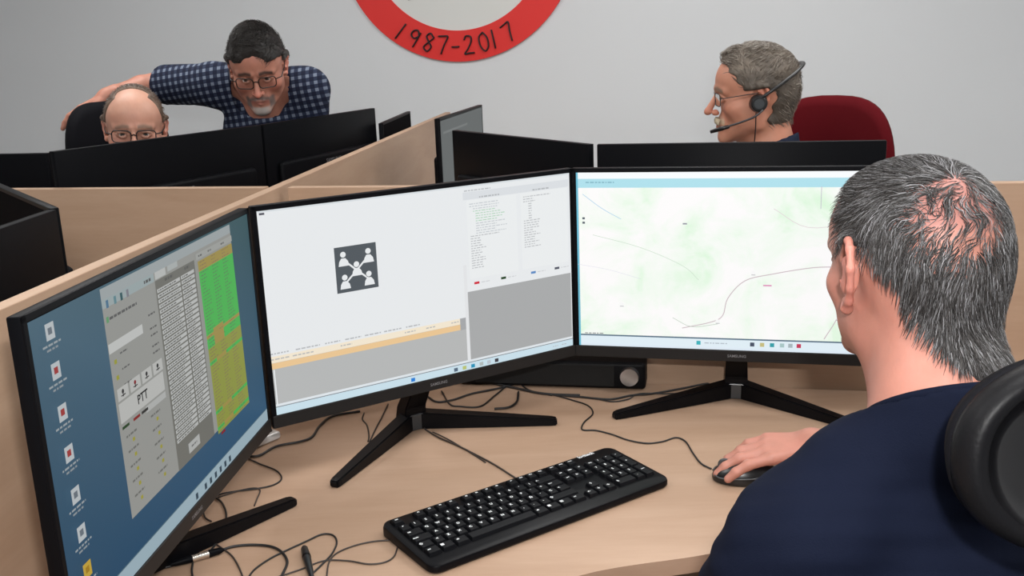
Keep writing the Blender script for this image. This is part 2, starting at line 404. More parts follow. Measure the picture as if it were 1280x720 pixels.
GL = {'1': [[(0.28, 1), (0.10, 0.0)]],
      '9': [[(.62, .72), (.45, .95), (.18, .85), (.12, .6), (.35, .48), (.6, .66), (.66, .9), (.58, .4), (.5, 0)]],
      '8': [[(.6, .85), (.35, 1), (.15, .8), (.35, .55), (.6, .3), (.4, .02), (.12, .18), (.35, .5), (.62, .78), (.6, .88)]],
      '7': [[(.05, .93), (.35, .97), (.68, .98), (.5, .5), (.36, 0)], [(.2, .5), (.6, .54)]],
      '-': [[(.1, .42), (.6, .45)]],
      '2': [[(.1, .78), (.25, .98), (.55, .92), (.55, .65), (.3, .3), (.05, .04), (.35, .06), (.7, .05)]],
      '0': [[(.4, 1), (.12, .8), (.08, .35), (.3, .02), (.58, .2), (.64, .65), (.45, .98), (.4, 1)]]}
chars = '1987-2017'; Rm_ = (Ri + Rr) / 2; hgt = (Rr - Ri) * .60
pxs = [505, 519, 537, 554, 571, 587, 606, 621, 636]
for ch, u in zip(chars, pxs):
    vv = -82.5 + math.sqrt(139.5 ** 2 - (u - 570) ** 2); q = wallpt(u, vv); dx = float((q - sc_)[:2] @ wv); dz = q[2] - sc_[2]
    a = math.atan2(dx, -dz)
    for st in GL[ch]:
        if ch == '7' and st is GL[ch][1]: continue
        pl = []
        for gx, gz in (catmull([(x, z) for x, z in st], 5) if len(st) > 2 else st):
            lx, lz = (gx - .38) * hgt * .85, (gz - .5) * hgt
            pl.append((dx + lx * math.cos(a) - lz * math.sin(a), -.0135, dz + lx * math.sin(a) + lz * math.cos(a)))
        tube(bm, pl, .0108, 8, flat=.35)
from_bm('years_1987_2017', bm, INK, t)
bm = bmesh.new(); c2 = wallpt(515, -3) - sc_; dx = float(c2[:2] @ wv)
tube(bm, catmull([(dx - .022, -.0105, c2[2] + .03), (dx + .004, -.0105, c2[2] + .004), (dx + .022, -.0105, c2[2] + .012), (dx + .01, -.0105, c2[2] - .004), (dx - .016, -.0105, c2[2] - .01)], 5), .006, 6, flat=.35)
from_bm('handwritten_mark', bm, INK, t)

# ------------------------------------------------------------------ monitors
MW, MH, ZB = .612, .365, .1119
PLAST = mat('monitor_black', (0.0035, 0.0038, 0.005), 0.42, spec=.06); CHIN = mat('monitor_chin', (0.016, 0.015, 0.015), 0.42, spec=.15); STAND = mat('stand_black', (0.003, 0.003, 0.004), 0.4, spec=.12)
HUBM = mat('stand_hub_grey', (0.035, 0.038, 0.042), 0.3); LOGO = mat('logo_grey', (0.16, 0.16, 0.17), 0.4)
OFFS = mat('screen_glass_dark', (0.003, 0.003, 0.004), 0.75, spec=.02)
def emit_mat(name, strength, mapnoise=False):
    m = bpy.data.materials.new(name); m.use_nodes = True; nt = m.node_tree; nt.nodes.remove(nt.nodes['Principled BSDF'])
    a = nt.nodes.new('ShaderNodeAttribute'); a.attribute_name = 'Col'; e = nt.nodes.new('ShaderNodeEmission'); e.inputs[1].default_value = strength
    gl = nt.nodes.new('ShaderNodeBsdfGlossy'); gl.inputs['Roughness'].default_value = 0.35; gl.inputs['Color'].default_value = (0.03, 0.03, 0.03, 1)
    ad = nt.nodes.new('ShaderNodeAddShader'); nt.links.new(e.outputs[0], ad.inputs[0]); nt.links.new(gl.outputs[0], ad.inputs[1])
    nt.links.new(ad.outputs[0], nt.nodes['Material Output'].inputs[0]); src = a.outputs['Color']
    if mapnoise:     # green relief patches of the displayed map (alpha of Col says how much)
        tc = nt.nodes.new('ShaderNodeTexCoord'); n = nt.nodes.new('ShaderNodeTexNoise'); n.inputs['Scale'].default_value = 9; n.inputs['Detail'].default_value = 8; n.inputs['Roughness'].default_value = .62; n.inputs['Distortion'].default_value = .5
        nt.links.new(tc.outputs['Object'], n.inputs['Vector']); cr = nt.nodes.new('ShaderNodeValToRGB'); el = cr.color_ramp.elements
        el[0].position = .43; el[0].color = (1.0, 0.985, 0.985, 1); el[1].position = .76; el[1].color = (.62, .93, .62, 1)
        x = el.new(.57); x.color = (.90, .98, .89, 1)
        nt.links.new(n.outputs['Fac'], cr.inputs[0]); nt.links.new(cr.outputs[0], e.inputs[0])
    else: nt.links.new(src, e.inputs[0])
    return m
class Scr:                        # a picture on a screen: coloured flat rectangles in screen units (0..1 from the top left)
    def __init__(s): s.V = []; s.Fc = []; s.Cc = []; s.layer = 0
    def pt(s, u, v): return (-MW / 2 + .008 + u * (MW - .016), -.0005 - s.layer * .00006, MH - .008 - v * (MH - .030))
    def poly(s, p, c):
        n = len(s.V); s.V += [s.pt(*q) for q in p]; s.Fc.append(list(range(n, n + len(p)))); s.Cc += [c] * len(p); 
    def rect(s, u0, v0, u1, v1, c): s.layer += 0.25; s.poly([(u0, v0), (u0, v1), (u1, v1), (u1, v0)], c)
    def grad(s, u0, v0, u1, v1, cs):
        n = len(s.V); s.V += [s.pt(*q) for q in ((u0, v0), (u0, v1), (u1, v1), (u1, v0))]; s.Fc.append([n, n + 1, n + 2, n + 3]); s.Cc += cs
    def disc(s, u, v, r, c, n=14, ry=None): s.layer += .25; s.poly([(u + r * math.cos(a) * .5738, v - r * math.sin(a)) for a in [2 * math.pi * k / n for k in range(n)]][::1], c)
    def line(s, a, b, w, c):
        dx, dy = (b[0] - a[0]) / .5738, b[1] - a[1]; L = math.hypot(dx, dy); nx, ny = -dy / L * w / 2 * .5738, dx / L * w / 2; s.layer += .05
        s.poly([(a[0] + nx, a[1] + ny), (b[0] + nx, b[1] + ny), (b[0] - nx, b[1] - ny), (a[0] - nx, a[1] - ny)], c)
    def text(s, txt, u, v, h, c, align='LEFT', bold=0.0):
        s.layer += .25; V, P = text_mesh(txt, h * (MH - .03) * 1.35, align, bold * h * (MH - .03)); n = len(s.V); q = s.pt(u, v)
        s.V += [(q[0] + x, q[1], q[2] + y) for x, y, z in V]; s.Fc += [[n + i for i in p] for p in P]; s.Cc += [c] * len(V)
    def words(s, u0, u1, v, h, c, rnd, dens=.75):   # a line of tiny, unreadable writing
        x = u0
        while x < u1:
            w = rnd.uniform(.004, .014); w = min(w, u1 - x); s.layer += .01; s.poly([(x, v - h / 2), (x, v + h / 2), (x + w, v + h / 2), (x + w, v - h / 2)], c); x += w + .003
    def build(s, name, m, parent):
        me = bpy.data.meshes.new(name); me.from_pydata(s.V, [], s.Fc); a = me.color_attributes.new('Col', 'FLOAT_COLOR', 'POINT')
        a.data.foreach_set('color', np.array([(*c, 1) for c in s.Cc], np.float32).ravel()); return link(name, me, m, parent)
def srgb(*c): return tuple((x / 255 / 12.92) if x / 255 <= .04045 else ((x / 255 + .055) / 1.055) ** 2.4 for x in c)

def monitor_parts(t, zb=ZB):
    bm = bmesh.new()                                        # casing: thin frame with a bulged back
    bx(bm, -MW / 2, MW / 2, -.003, .012, zb, zb + MH, .002, 2)
    vs = bx(bm, -.26, .26, .010, .034, zb + .05, zb + .25, .012, 3)
    fr = from_bm('casing', bm, PLAST, t, True)
    bm = bmesh.new()                                        # raised bezel strips round the picture
    bx(bm, -MW / 2, MW / 2, -.0045, -.002, zb + MH - .007, zb + MH, .0008); bx(bm, -MW / 2, -MW / 2 + .007, -.0045, -.002, zb, zb + MH, .0008); bx(bm, MW / 2 - .007, MW / 2, -.0045, -.002, zb, zb + MH, .0008)
    from_bm('bezel', bm, PLAST, t)
    bm = bmesh.new(); bx(bm, -MW / 2 + .001, MW / 2 - .001, -.006, -.002, zb, zb + .0215, .001); ch = from_bm('bottom_bezel', bm, CHIN, t)
    bm = bmesh.new(); add_text(bm, 'SAMSUNG', .0075, Matrix.Translation((0, -.0063, zb + .0108)) @ Matrix.Rotation(math.pi / 2, 4, 'X'), bold=.0001); from_bm('brand_lettering', bm, LOGO, ch)
    bm = bmesh.new(); add_text(bm, 'SAMSUNG', .018, Matrix.Translation((0, .0345, zb + .225)) @ Matrix.Rotation(math.pi, 4, 'Z') @ Matrix.Rotation(math.pi / 2, 4, 'X')); from_bm('rear_lettering', bm, LOGO, fr)
    bm = bmesh.new()
    z = [0.004, .045, zb + .02, zb + .16]; y = [.118, .112, .05, .030]; w = [.024, .022, .019, .026]; d = [.022, .018, .013, .010]; rings = []
    for k in range(4): rings.append([bm.verts.new((sx * w[k], y[k] + sy * d[k], z[k])) for sx, sy in ((-1, -1), (1, -1), (1, 1), (-1, 1))])
    for k in range(3):
        for j in range(4): bm.faces.new([rings[k][j], rings[k][(j + 1) % 4], rings[k + 1][(j + 1) % 4], rings[k + 1][j]])
    bm.faces.new(rings[0][::-1]); bm.faces.new(rings[-1]); bmesh.ops.bevel(bm, geom=bm.edges[:], offset=.002, segments=2, affect='EDGES'); from_bm('stand_post', bm, STAND, t)
    bm = bmesh.new(); bx(bm, -.020, .020, .092, .118, .001, .033, .002); from_bm('stand_hub', bm, HUBM, t)
    for sx in (-1, 1):
        bm = bmesh.new(); a = np.array([sx * .012, .108]); b = np.array([sx * .2275, -.045]); dd = (b - a) / np.linalg.norm(b - a); nn = np.array([-dd[1], dd[0]])
        st = [(0, .034, .0145), (.5, .024, .0125), (.97, .0145, .0095), (1.0, .012, .0075)]; rings = []; L = np.linalg.norm(b - a)
        for tt, h, ww in st:
            c = a + dd * L * tt; rings.append([bm.verts.new((c[0] + nn[0] * s * ww, c[1] + nn[1] * s * ww, zz)) for s, zz in ((-1, 0.0005), (1, 0.0005), (1, h), (-1, h))])
        for k in range(3):
            for j in range(4): bm.faces.new([rings[k][j], rings[k][(j + 1) % 4], rings[k + 1][(j + 1) % 4], rings[k + 1][j]])
        bm.faces.new(rings[0][::-1]); bm.faces.new(rings[-1]); bmesh.ops.recalc_face_normals(bm, faces=bm.faces[:]); bmesh.ops.bevel(bm, geom=bm.edges[:], offset=.0022, segments=2, affect='EDGES'); from_bm('leg', bm, STAND, t)
def monitor(x, y, yaw, label, scr=None, m=None, zb=ZB, group=None, name='monitor'):
    t = empty(name, (x, y, DESK), yaw); tag(t, label, 'monitor', group); monitor_parts(t, zb)
    if scr is None:
        scr = Scr(); bm = bmesh.new(); w = MW / 2 - .008; zz = (zb + .022, zb + MH - .008)
        bm.faces.new([bm.verts.new(p) for p in ((-w, -.0035, zz[0]), (w, -.0035, zz[0]), (w, -.0035, zz[1]), (-w, -.0035, zz[1]))]); from_bm('screen', bm, OFFS, t)
    else:
        o = scr.build('screen', m, t); o.location = (0, -.0033, zb)
    return t
rnd = random.Random(4)
# middle monitor: dispatch software, mostly white and grey
s = Scr(); _w0 = s.words
def soft0(a, b, v, h, c, r_): _w0(a, b, v, h * .85, tuple(x * .5 + y * .5 for x, y in zip(c, WH)), r_)
s.words = soft0; WH = srgb(237, 240, 242); s.rect(0, 0, 1, 1, WH); s.rect(0, .0, 1, .008, srgb(222, 228, 232)); s.rect(.006, .010, .02, .02, srgb(90, 90, 100))
s.rect(.0, .735, .605, .945, srgb(186, 188, 188)); s.rect(.0, .705, .597, .737, srgb(248, 236, 214)); s.rect(.0, .738, .597, .768, srgb(240, 203, 152)); s.rect(.585, .705, .605, .77, srgb(170, 172, 175))
for a, b in ((0, .05), (.07, .14), (.155, .20), (.215, .265), (.275, .325), (.335, .39), (.405, .45)): s.words(a, b, .692, .008, srgb(110, 112, 118), rnd)
for a, b in ((0, .05), (.06, .12), (.2, .235), (.40, .435), (.47, .5), (.555, .58)): s.words(a, b, .72, .008, srgb(130, 120, 105), rnd)
s.rect(.615, .568, .997, .945, srgb(172, 174, 175)); s.rect(.605, .42, .616, .95, srgb(232, 234, 236)); s.rect(0, .945, 1, .962, srgb(228, 235, 240)); s.rect(0, .9575, 1, .9615, srgb(120, 130, 138)); s.rect(0, .962, 1, 1, srgb(206, 229, 240))
s.rect(.003, .77, .0065, .95, srgb(236, 240, 242))
s.rect(.615, .035, .995, .075, srgb(224, 228, 232)); s.rect(.626, .08, .80, .50, srgb(240, 243, 244)); s.rect(.815, .08, .99, .50, srgb(240, 243, 244)); s.words(.62, .71, .028, .007, srgb(110, 116, 124), rnd)
s.words(.67, .74, .068, .009, srgb(90, 96, 104), rnd); s.words(.86, .92, .068, .009, srgb(90, 96, 104), rnd)
y = .10
for k in range(27):
    c = srgb(70, 190, 100) if 3 <= k <= 7 else srgb(150, 160, 170) if k < 13 else srgb(110, 112, 120)
    u0 = .635 + (.012 if k in (2, 3) else .0) + (.02 if 3 < k < 13 else 0); L = rnd.uniform(.07, .11) if k < 13 else rnd.uniform(.03, .055)
    if k == 13: L = .1
    s.words(u0, u0 + L, y, .0055, c, rnd); y += .0132
y = .10
for k in range(22):
    u0 = .825 + (.018 if 3 <= k < 10 else .0); s.words(u0, u0 + (.1 if k == 0 else .012 if 3 <= k < 10 else rnd.uniform(.035, .06)), y, .0055, srgb(110, 112, 120), rnd); y += .0132
for u, c in ((.64, (214, 40, 60)), (.735, (30, 70, 35)), (.845, (90, 140, 200)), (.935, (80, 85, 100))): s.rect(u, .52, u + .018, .533, srgb(*c)); s.words(u + .025, u + .055, .527, .005, srgb(170, 170, 175), rnd)
# the people-network emblem
G = srgb(84, 91, 97); i0, i1, j0, j1 = .203, .328, .224, .4535; s.rect(i0, j0, i1, j1, G)
def I(x, y): return (i0 + (i1 - i0) * x, j0 + (j1 - j0) * y)
for a, b in (((.22, .3), (.5, .55)), ((.78, .3), (.5, .55)), ((.5, .55), (.24, .78)), ((.5, .55), (.78, .78))): s.line(I(*a), I(*b), .009, WH)
for x, y in ((.2, .17), (.8, .17), (.5, .42), (.2, .67), (.78, .67)):
    c = I(x, y); s.layer += 1; s.disc(c[0], c[1], .0175, G, 18); s.disc(c[0], c[1], .0145, WH, 18)
    s.poly([I(x - .12, y + .25), I(x + .13, y + .25), I(x + .11, y + .15), I(x + .05, y + .08), I(x - .05, y + .08), I(x - .10, y + .15)], WH)
for k, (u, c) in enumerate(((.41, (40, 130, 220)), (.555, (90, 110, 130)), (.585, (190, 200, 120)), (.615, (40, 150, 190)), (.645, (180, 190, 190)), (.672, (190, 200, 210)), (.70, (60, 60, 70)))): s.rect(u, .972, u + .013, .992, srgb(*c))
for u in (.92, .955): s.words(u, u + .02, .98, .006, srgb(110, 120, 130), rnd)
EM_MID = emit_mat('middle_screen_light', .93)
monitor(-.1398, 1.6565, .5641, 'middle lit monitor showing a white window with a people emblem above the keyboard', s, EM_MID)

# right monitor: road map
t = None
s = Scr(); s.rect(0, 0, 1, .035, srgb(250, 253, 255)); s.rect(0, .035, 1, .085, srgb(176, 226, 238)); s.rect(0, .985, 1, 1, srgb(225, 238, 248)); s.rect(0, .94, 1, .985, srgb(226, 240, 248)); s.rect(0, .932, 1, .94, srgb(90, 115, 135)); s.rect(0, 0, .006, 1, srgb(110, 190, 215))
s.words(.03, .12, .055, .008, srgb(140, 190, 205), rnd)
for u, c in ((.375, (60, 180, 190)), (.54, (70, 80, 100)), (.57, (200, 190, 130)), (.60, (50, 160, 170)), (.63, (170, 200, 200)), (.655, (170, 185, 190)), (.68, (200, 60, 90))): s.rect(u, .952, u + .013, .975, srgb(*c))
s.words(.40, .47, .963, .006, srgb(180, 190, 200), rnd)
def road(pts, w, c):
    q = catmull(pts, 5)
    for a, b in zip(q[:-1], q[1:]): s.line(tuple(a), tuple(b), w, c)
RC = srgb(206, 190, 196)
road([(.0, .52), (.10, .55), (.20, .60)], .0016, srgb(214, 214, 232))
road([(.33, .88), (.42, .84), (.455, .80), (.47, .70), (.52, .60), (.60, .56), (.72, .52), (.82, .51), (.90, .47), (1, .40)], .005, RC)
road([(.735, .08), (.735, .2)], .0035, srgb(196, 190, 205)); road([(.81, .60), (.80, .72), (.795, .80), (.76, .92)], .005, RC); road([(.30, .82), (.36, .87), (.44, .85)], .003, srgb(190, 205, 190))
road([(.02, .12), (.08, .20), (.14, .26)], .003, srgb(160, 205, 235)); road([(.05, .35), (.2, .42), (.33, .52), (.38, .60)], .003, srgb(205, 225, 205)); road([(.60, .2), (.7, .3), (.85, .28), (1, .33)], .003, srgb(225, 210, 215))
for u, v in ((.545, .555), (.44, .835), (.80, .80), (.83, .575), (.92, .19), (.14, .75)): s.disc(u, v, .012, srgb(250, 250, 250), 12); s.line((u - .006, v + .011), (u + .006, v + .011), .0035, srgb(170, 170, 175))
s.rect(.575, .62, .60, .628, srgb(225, 150, 190)); s.rect(.33, .28, .343, .288, srgb(150, 150, 165)); s.rect(.018, .25, .026, .262, srgb(90, 100, 110)); s.rect(.018, .275, .026, .287, srgb(90, 100, 110)); s.words(.02, .08, .925, .005, srgb(120, 125, 130), rnd)
EM_R = emit_mat('map_screen_bars', .97); EM_MAP = emit_mat('map_screen_light', .97, True)
mt = monitor(.4171, 1.7461, -.2363, 'right-hand lit monitor showing a pale green road map', s, EM_R)
s2 = Scr(); s2.rect(.006, .085, 1, .932, (1, 1, 1)); o = s2.build('map_picture', EM_MAP, [c for c in mt.children if c.name.startswith('screen')][0]); o.location = (0, .0004, 0)

# left monitor: blue desktop with a radio console window
s = Scr(); _w = s.words
def soft(a, b, v, h, c, r_): _w(a, b, v, h * .9, tuple(x * .75 + y * .25 for x, y in zip(c, srgb(175, 176, 172))), r_)
s.words = soft
s.grad(0, 0, 1, 1, [srgb(86, 116, 134), srgb(34, 78, 112), srgb(58, 98, 132), srgb(66, 98, 104)]); s.layer = .5
s.rect(0, .94, 1, 1, srgb(172, 196, 208)); s.rect(0, .94, 1, .944, srgb(90, 120, 135))
WG = srgb(168, 169, 165); s.rect(.23, .008, .875, .812, WG); s.rect(.23, .008, .875, .045, srgb(176, 184, 186)); s.rect(.23, .045, .445, .075, srgb(172, 186, 188))
for u, c in ((.245, (90, 130, 160)), (.275, (110, 150, 160)), (.30, (60, 100, 105)), (.325, (140, 140, 150))): s.rect(u, .052, u + .009, .078, srgb(*c))
s.rect(.45, .045, .50, .072, srgb(205, 208, 206)); s.rect(.51, .045, .56, .066, srgb(190, 196, 195)); s.words(.25, .36, .115, .010, srgb(60, 60, 66), rnd); s.words(.40, .43, .06, .012, srgb(50, 50, 56), rnd)
s.rect(.232, .195, .37, .228, srgb(214, 216, 214)); 
for k, v in enumerate((.20, .25, .275, .315, .34, .38, .40)): s.words(.40, .43, v - .02, .007, srgb(60, 60, 64), rnd)
for k in range(3): s.words(.27, .30, .245 + .055 * k, .006, srgb(70, 70, 74), rnd); s.rect(.245, .255 + .055 * k, .255, .27 + .055 * k, srgb(170, 170, 70))
s.rect(.238, .105, .247, .125, srgb(110, 170, 120))
for k in range(4):
    u = .24 + .05 * k; s.rect(u, .355, u + .043, .398, srgb(205, 206, 203)); s.disc(u + .021, .372, .008, srgb(60, 60, 62) if k != 1 else srgb(150, 50, 55), 10); s.line((u + .021, .375), (u + .021, .39), .005, srgb(60, 60, 62)); s.line((u + .013, .385), (u + .03, .385), .004, srgb(60, 60, 62))
s.rect(.238, .405, .43, .475, srgb(206, 207, 204)); s.text('PTT', .333, .440, .034, srgb(45, 45, 48), 'CENTER', .03)
s.rect(.34, .482, .43, .505, srgb(196, 198, 196))
for u, c in ((.24, (50, 80, 50)), (.285, (150, 50, 50)), (.32, (60, 60, 60))): s.rect(u, .487, u + .028, .497, srgb(*c))
for k in range(5):
    for u in (.25, .355):
        v = .53 + .054 * k; s.words(u, u + .042, v, .008, srgb(95, 96, 92), rnd); s.rect(u + .022, v + .018, u + .031, v + .031, srgb(176, 170, 70))
s.rect(.445, .075, .645, .812, srgb(128, 128, 122)); s.words(.49, .53, .088, .012, srgb(60, 60, 60), rnd); s.words(.59, .615, .088, .012, srgb(60, 60, 60), rnd)
v = .108
for k in range(31):
    s.rect(.450, v, .562, v + .0135, srgb(206, 208, 206)); s.rect(.568, v, .638, v + .0135, srgb(206, 208, 206)); s.words(.456, .456 + rnd.uniform(.07, .1), v + .007, .005, srgb(66, 66, 66), rnd); s.words(.574, .574 + rnd.uniform(.025, .055), v + .007, .005, srgb(66, 66, 66), rnd); v += .0195
s.rect(.50, .745, .56, .785, srgb(196, 198, 196)); s.words(.515, .545, .765, .008, srgb(110, 110, 110), rnd)
s.rect(.652, .055, .872, .08, srgb(178, 180, 176)); 
for u in (.665, .72, .80): s.words(u, u + .02, .068, .008, srgb(80, 80, 80), rnd)
v = .088
for k in range(52):
    g = srgb(88, 200, 96); o_ = srgb(178, 160, 88); ol = srgb(160, 168, 80)
    c = o_ if k in (0, 1, 2) else g if k < 21 else o_ if k == 22 else g if k < 25 else (ol if k % 5 else g) if k > 40 or k < 34 else ol
    s.rect(.658, v, .868, v + .0143, c)
    for u in (.668, .735, .80): s.words(u, u + rnd.uniform(.02, .045), v + .007, .004, srgb(60, 110, 60) if c == g else srgb(140, 108, 54), rnd)
    if c == g and k > 20: s.rect(.70, v, .76, v + .0143, o_)
    v += .0141
s.rect(.675, .825, .70, .836, srgb(150, 40, 50))
for k, v in enumerate((.025, .145, .275, .405, .54, .665, .79)):
    u = .036; cw = srgb(205, 212, 216) if k < 6 else srgb(214, 180, 70); s.rect(u, v, u + .026, v + .05, cw)
    s.rect(u + .007, v + .014, u + .019, v + .034, srgb(176, 70, 70) if k in (1, 2, 3) else srgb(120, 130, 140) if k < 6 else srgb(180, 140, 40))
    s.words(u - .014, u + .04, v + .064, .007, srgb(170, 182, 190), rnd); s.words(u - .004, u + .03, v + .078, .007, srgb(150, 162, 172), rnd)
for u in (.50, .55, .58, .61, .64, .67, .70): s.rect(u, .955, u + .012, .98, srgb(60, 80, 95))
EM_L = emit_mat('left_screen_light', .70)
LM_ = monitor(-.4306, 1.1788, 1.48, 'left lit monitor showing a blue desktop and a radio console window', s, EM_L)

for c_ in LM_.children:
    if c_.name.split('.')[0] in ('stand_post', 'stand_hub', 'leg'): c_.location.x += .042
# dark monitors of the other booths, placed by their top edges
def edge_monitor(p, q, front, label, zb, scr=None, m=None):
    """p and q: plan ends of the monitor's top edge; front: a plan point its screen faces"""
    p = np.array(p[:2]); q = np.array(q[:2]); c = (p + q) / 2; d = q - p; yaw = math.atan2(d[1], d[0]); n = np.array([-math.sin(yaw), math.cos(yaw)])
    if (np.array(front) - c) @ n > 0: yaw += math.pi
    t = monitor(c[0], c[1], yaw, label, scr, m, zb=zb); return t
def span(p, q, keep='p'):         # a 27-inch edge from p towards q
    p = np.array(p[:2], float); q = np.array(q[:2], float); d = (q - p) / np.linalg.norm(q - p)
    return (p, p + d * MW) if keep == 'p' else (q - d * MW, q)
zt = .480
p, q = span(onz(747, 180, zt), onz(1113, 175, zt)); edge_monitor(p, q, (.6, 3), 'back of a black monitor right above the map screen, below the man with the headset', zt - MH)
p, q = span(onz(536, 159, zt), onz(740, 180, zt), 'q'); edge_monitor(p, q, (.6, 3), 'back of a black slanting monitor above the gap between the two lit screens', zt - MH)
zt = .503
def grey_screen():
    s_ = Scr(); s_.rect(0, 0, 1, 1, srgb(112, 116, 116)); s_.rect(0, .95, 1, 1, srgb(140, 146, 150)); s_.rect(.05, .1, .6, .12, srgb(130, 134, 134)); return s_
EM_G = emit_mat('grey_screen_light', .8)
edge_monitor((-.195, 2.86), (-.085, 3.46), (1, 3), 'greyish lit monitor seen almost edge-on beyond the far end of the beech divider', zt - MH, scr=grey_screen(), m=EM_G)
p, q = span(onz(477, 154, .45), onz(500, 144, .45)); edge_monitor(p, q, (2, 3.7), 'dark grey monitor far back, showing between a black monitor and the divider', .45 - MH)
zt = .503
p = onz(57, 190, zt)[:2]; mid_ = onz(363, 151, zt)[:2]; end_ = onz(465, 135, zt)[:2]; d_ = (mid_ - p) / np.linalg.norm(mid_ - p); p = p + d_ * .012; q = p + d_ * .69
p007 = p.copy(); t = edge_monitor(p, q, (-1, 4), 'back of a wide black monitor in front of the bald man', zt - MH)
t.scale.x = .69 / MW
q = q + d_ * .008; t = edge_monitor(q, end_, (-1, 4), 'back of a black monitor below the man in the checked shirt, touching the divider', zt - MH); t.scale.x = np.linalg.norm(end_ - q) / MW
zt = .480
d9 = onz(-60, 193, zt)[:2] - onz(54, 191, zt)[:2]; d9 /= np.linalg.norm(d9); q = onz(61, 191, zt)[:2]; p = q + d9 * MW; edge_monitor(p, q, (-1.2, 4), 'back of a black monitor at the far left edge, beside the empty chair back', zt - MH)
zt = .460
e0 = onz(62, 262, zt)
p, q = span(e0, onz(0, 235, zt)); edge_monitor(p + (-.004, .016), q + (-.004, .016), (-2, 1), 'black monitor at the left edge angled away, behind the nearest dark monitor', zt - MH)
p, q = span(e0, onz(0, 283, zt)); edge_monitor(p, q, (-2, 1), 'nearest black unlit monitor at the left edge, standing against the divider', zt - MH)
# ------------------------------------------------------------------ keyboard
KBM = mat('keyboard_black', (0.003, 0.003, 0.004), 0.36, spec=.12, bump=(900, 0.1, 0.0005)); KEYM = mat('key_black', (0.0035, 0.0038, 0.005), 0.42, spec=.12); LEG_ = mat('key_legend_white', (0.62, 0.64, 0.66), 0.5)
kb = empty('keyboard', (.0178, 1.3943, DESK), .6012); tag(kb, 'long black keyboard with white key legends lying diagonally on the beech desk', 'keyboard')
def rrect(w, h, r, n=6):
    o = []
    for cx, cy, a0 in ((w / 2 - r, h / 2 - r, 0), (-w / 2 + r, h / 2 - r, 90), (-w / 2 + r, -h / 2 + r, 180), (w / 2 - r, -h / 2 + r, 270)):
        for k in range(n + 1): a = math.radians(a0 + 90 * k / n); o.append((cx + r * math.cos(a), cy + r * math.sin(a)))
    return o
def kbz(y): return .0135 + (y + .0775) * .045         # the top slopes up towards the back
bm = bmesh.new(); prof = [(0.0, .003, .0), (0, .0, .004), (0, 0, .75), (0, .0012, .93), (0, .004, 1.0)]
rings = []
for _, ins, f in prof:
    P_ = rrect(.450 - 2 * ins, .155 - 2 * ins, .017 - ins * .6); rings.append([bm.verts.new((x, y, max(.0005, f * kbz(y)) if f > .1 else (.0005 if f == 0 else .004))) for x, y in P_])
n = len(rings[0])
for a, b in zip(rings[:-1], rings[1:]):
    for k in range(n): bm.faces.new([a[k], a[(k + 1) % n], b[(k + 1) % n], b[k]])
bm.faces.new(rings[0][::-1]); bm.faces.new(rings[-1]); from_bm('case', bm, KBM, kb, True)
bm = bmesh.new()
MT = lambda x, y, z: Matrix.Translation((x, y, z)) @ Matrix.Rotation(math.atan(.045), 4, 'X')
add_text(bm, 'logitech', .0105, MT(.166, .0705, kbz(.0705) + .0003), 'CENTER', .0004); from_bm('brand_lettering', bm, LEG_, kb)
U = .019; X0 = -.2137
rows = [[('esc', 1, 0)] + [('F%d' % (i + 1), 1, 2 + i + (0 if i < 4 else .5 if i < 8 else 1)) for i in range(12)] + [(x, 1, 15.25 + i) for i, x in enumerate(('impr', 'bloq', 'pausa'))],
        [(c, 1, i) for i, c in enumerate(('º', '1', '2', '3', '4', '5', '6', '7', '8', '9', '0', "'", '¡'))] + [('←', 2, 13)] + [(x, 1, 15.25 + i) for i, x in enumerate(('ins', 'inicio', 're'))] + [('bloq', 1, 18.5), ('/', 1, 19.5), ('*', 1, 20.5), ('-', 1, 21.5)],
        [('tab', 1.5, 0)] + [(c, 1, 1.5 + i) for i, c in enumerate('QWERTYUIOP`+')] + [('intro', 1.5, 13.5)] + [(x, 1, 15.25 + i) for i, x in enumerate(('supr', 'fin', 'av'))] + [('7', 1, 18.5), ('8', 1, 19.5), ('9', 1, 20.5), ('+', 1, 21.5)],
        [('mayús', 1.75, 0)] + [(c, 1, 1.75 + i) for i, c in enumerate('ASDFGHJKLÑ´Ç')] + [('<', 1.25, 13.75)] + [('4', 1, 18.5), ('5', 1, 19.5), ('6', 1, 20.5)],
        [('⇧', 1.25, 0)] + [(c, 1, 1.25 + i) for i, c in enumerate('<ZXCVBNM,.-')] + [('⇧', 2.75, 12.25), ('↑', 1, 16.25)] + [('1', 1, 18.5), ('2', 1, 19.5), ('3', 1, 20.5), ('intro', 1, 21.5)],
        [('ctrl', 1.25, 0), ('■', 1.25, 1.25), ('alt', 1.25, 2.5), ('', 6.25, 3.75), ('alt', 1.25, 10), ('■', 1.25, 11.25), ('▤', 1.25, 12.5), ('ctrl', 1.25, 13.75), ('←', 1, 15.25), ('↓', 1, 16.25), ('→', 1, 17.25), ('0', 2, 18.5), ('.', 1, 20.5)]]
yrow = [.0585, .034, .015, -.004, -.023, -.042]
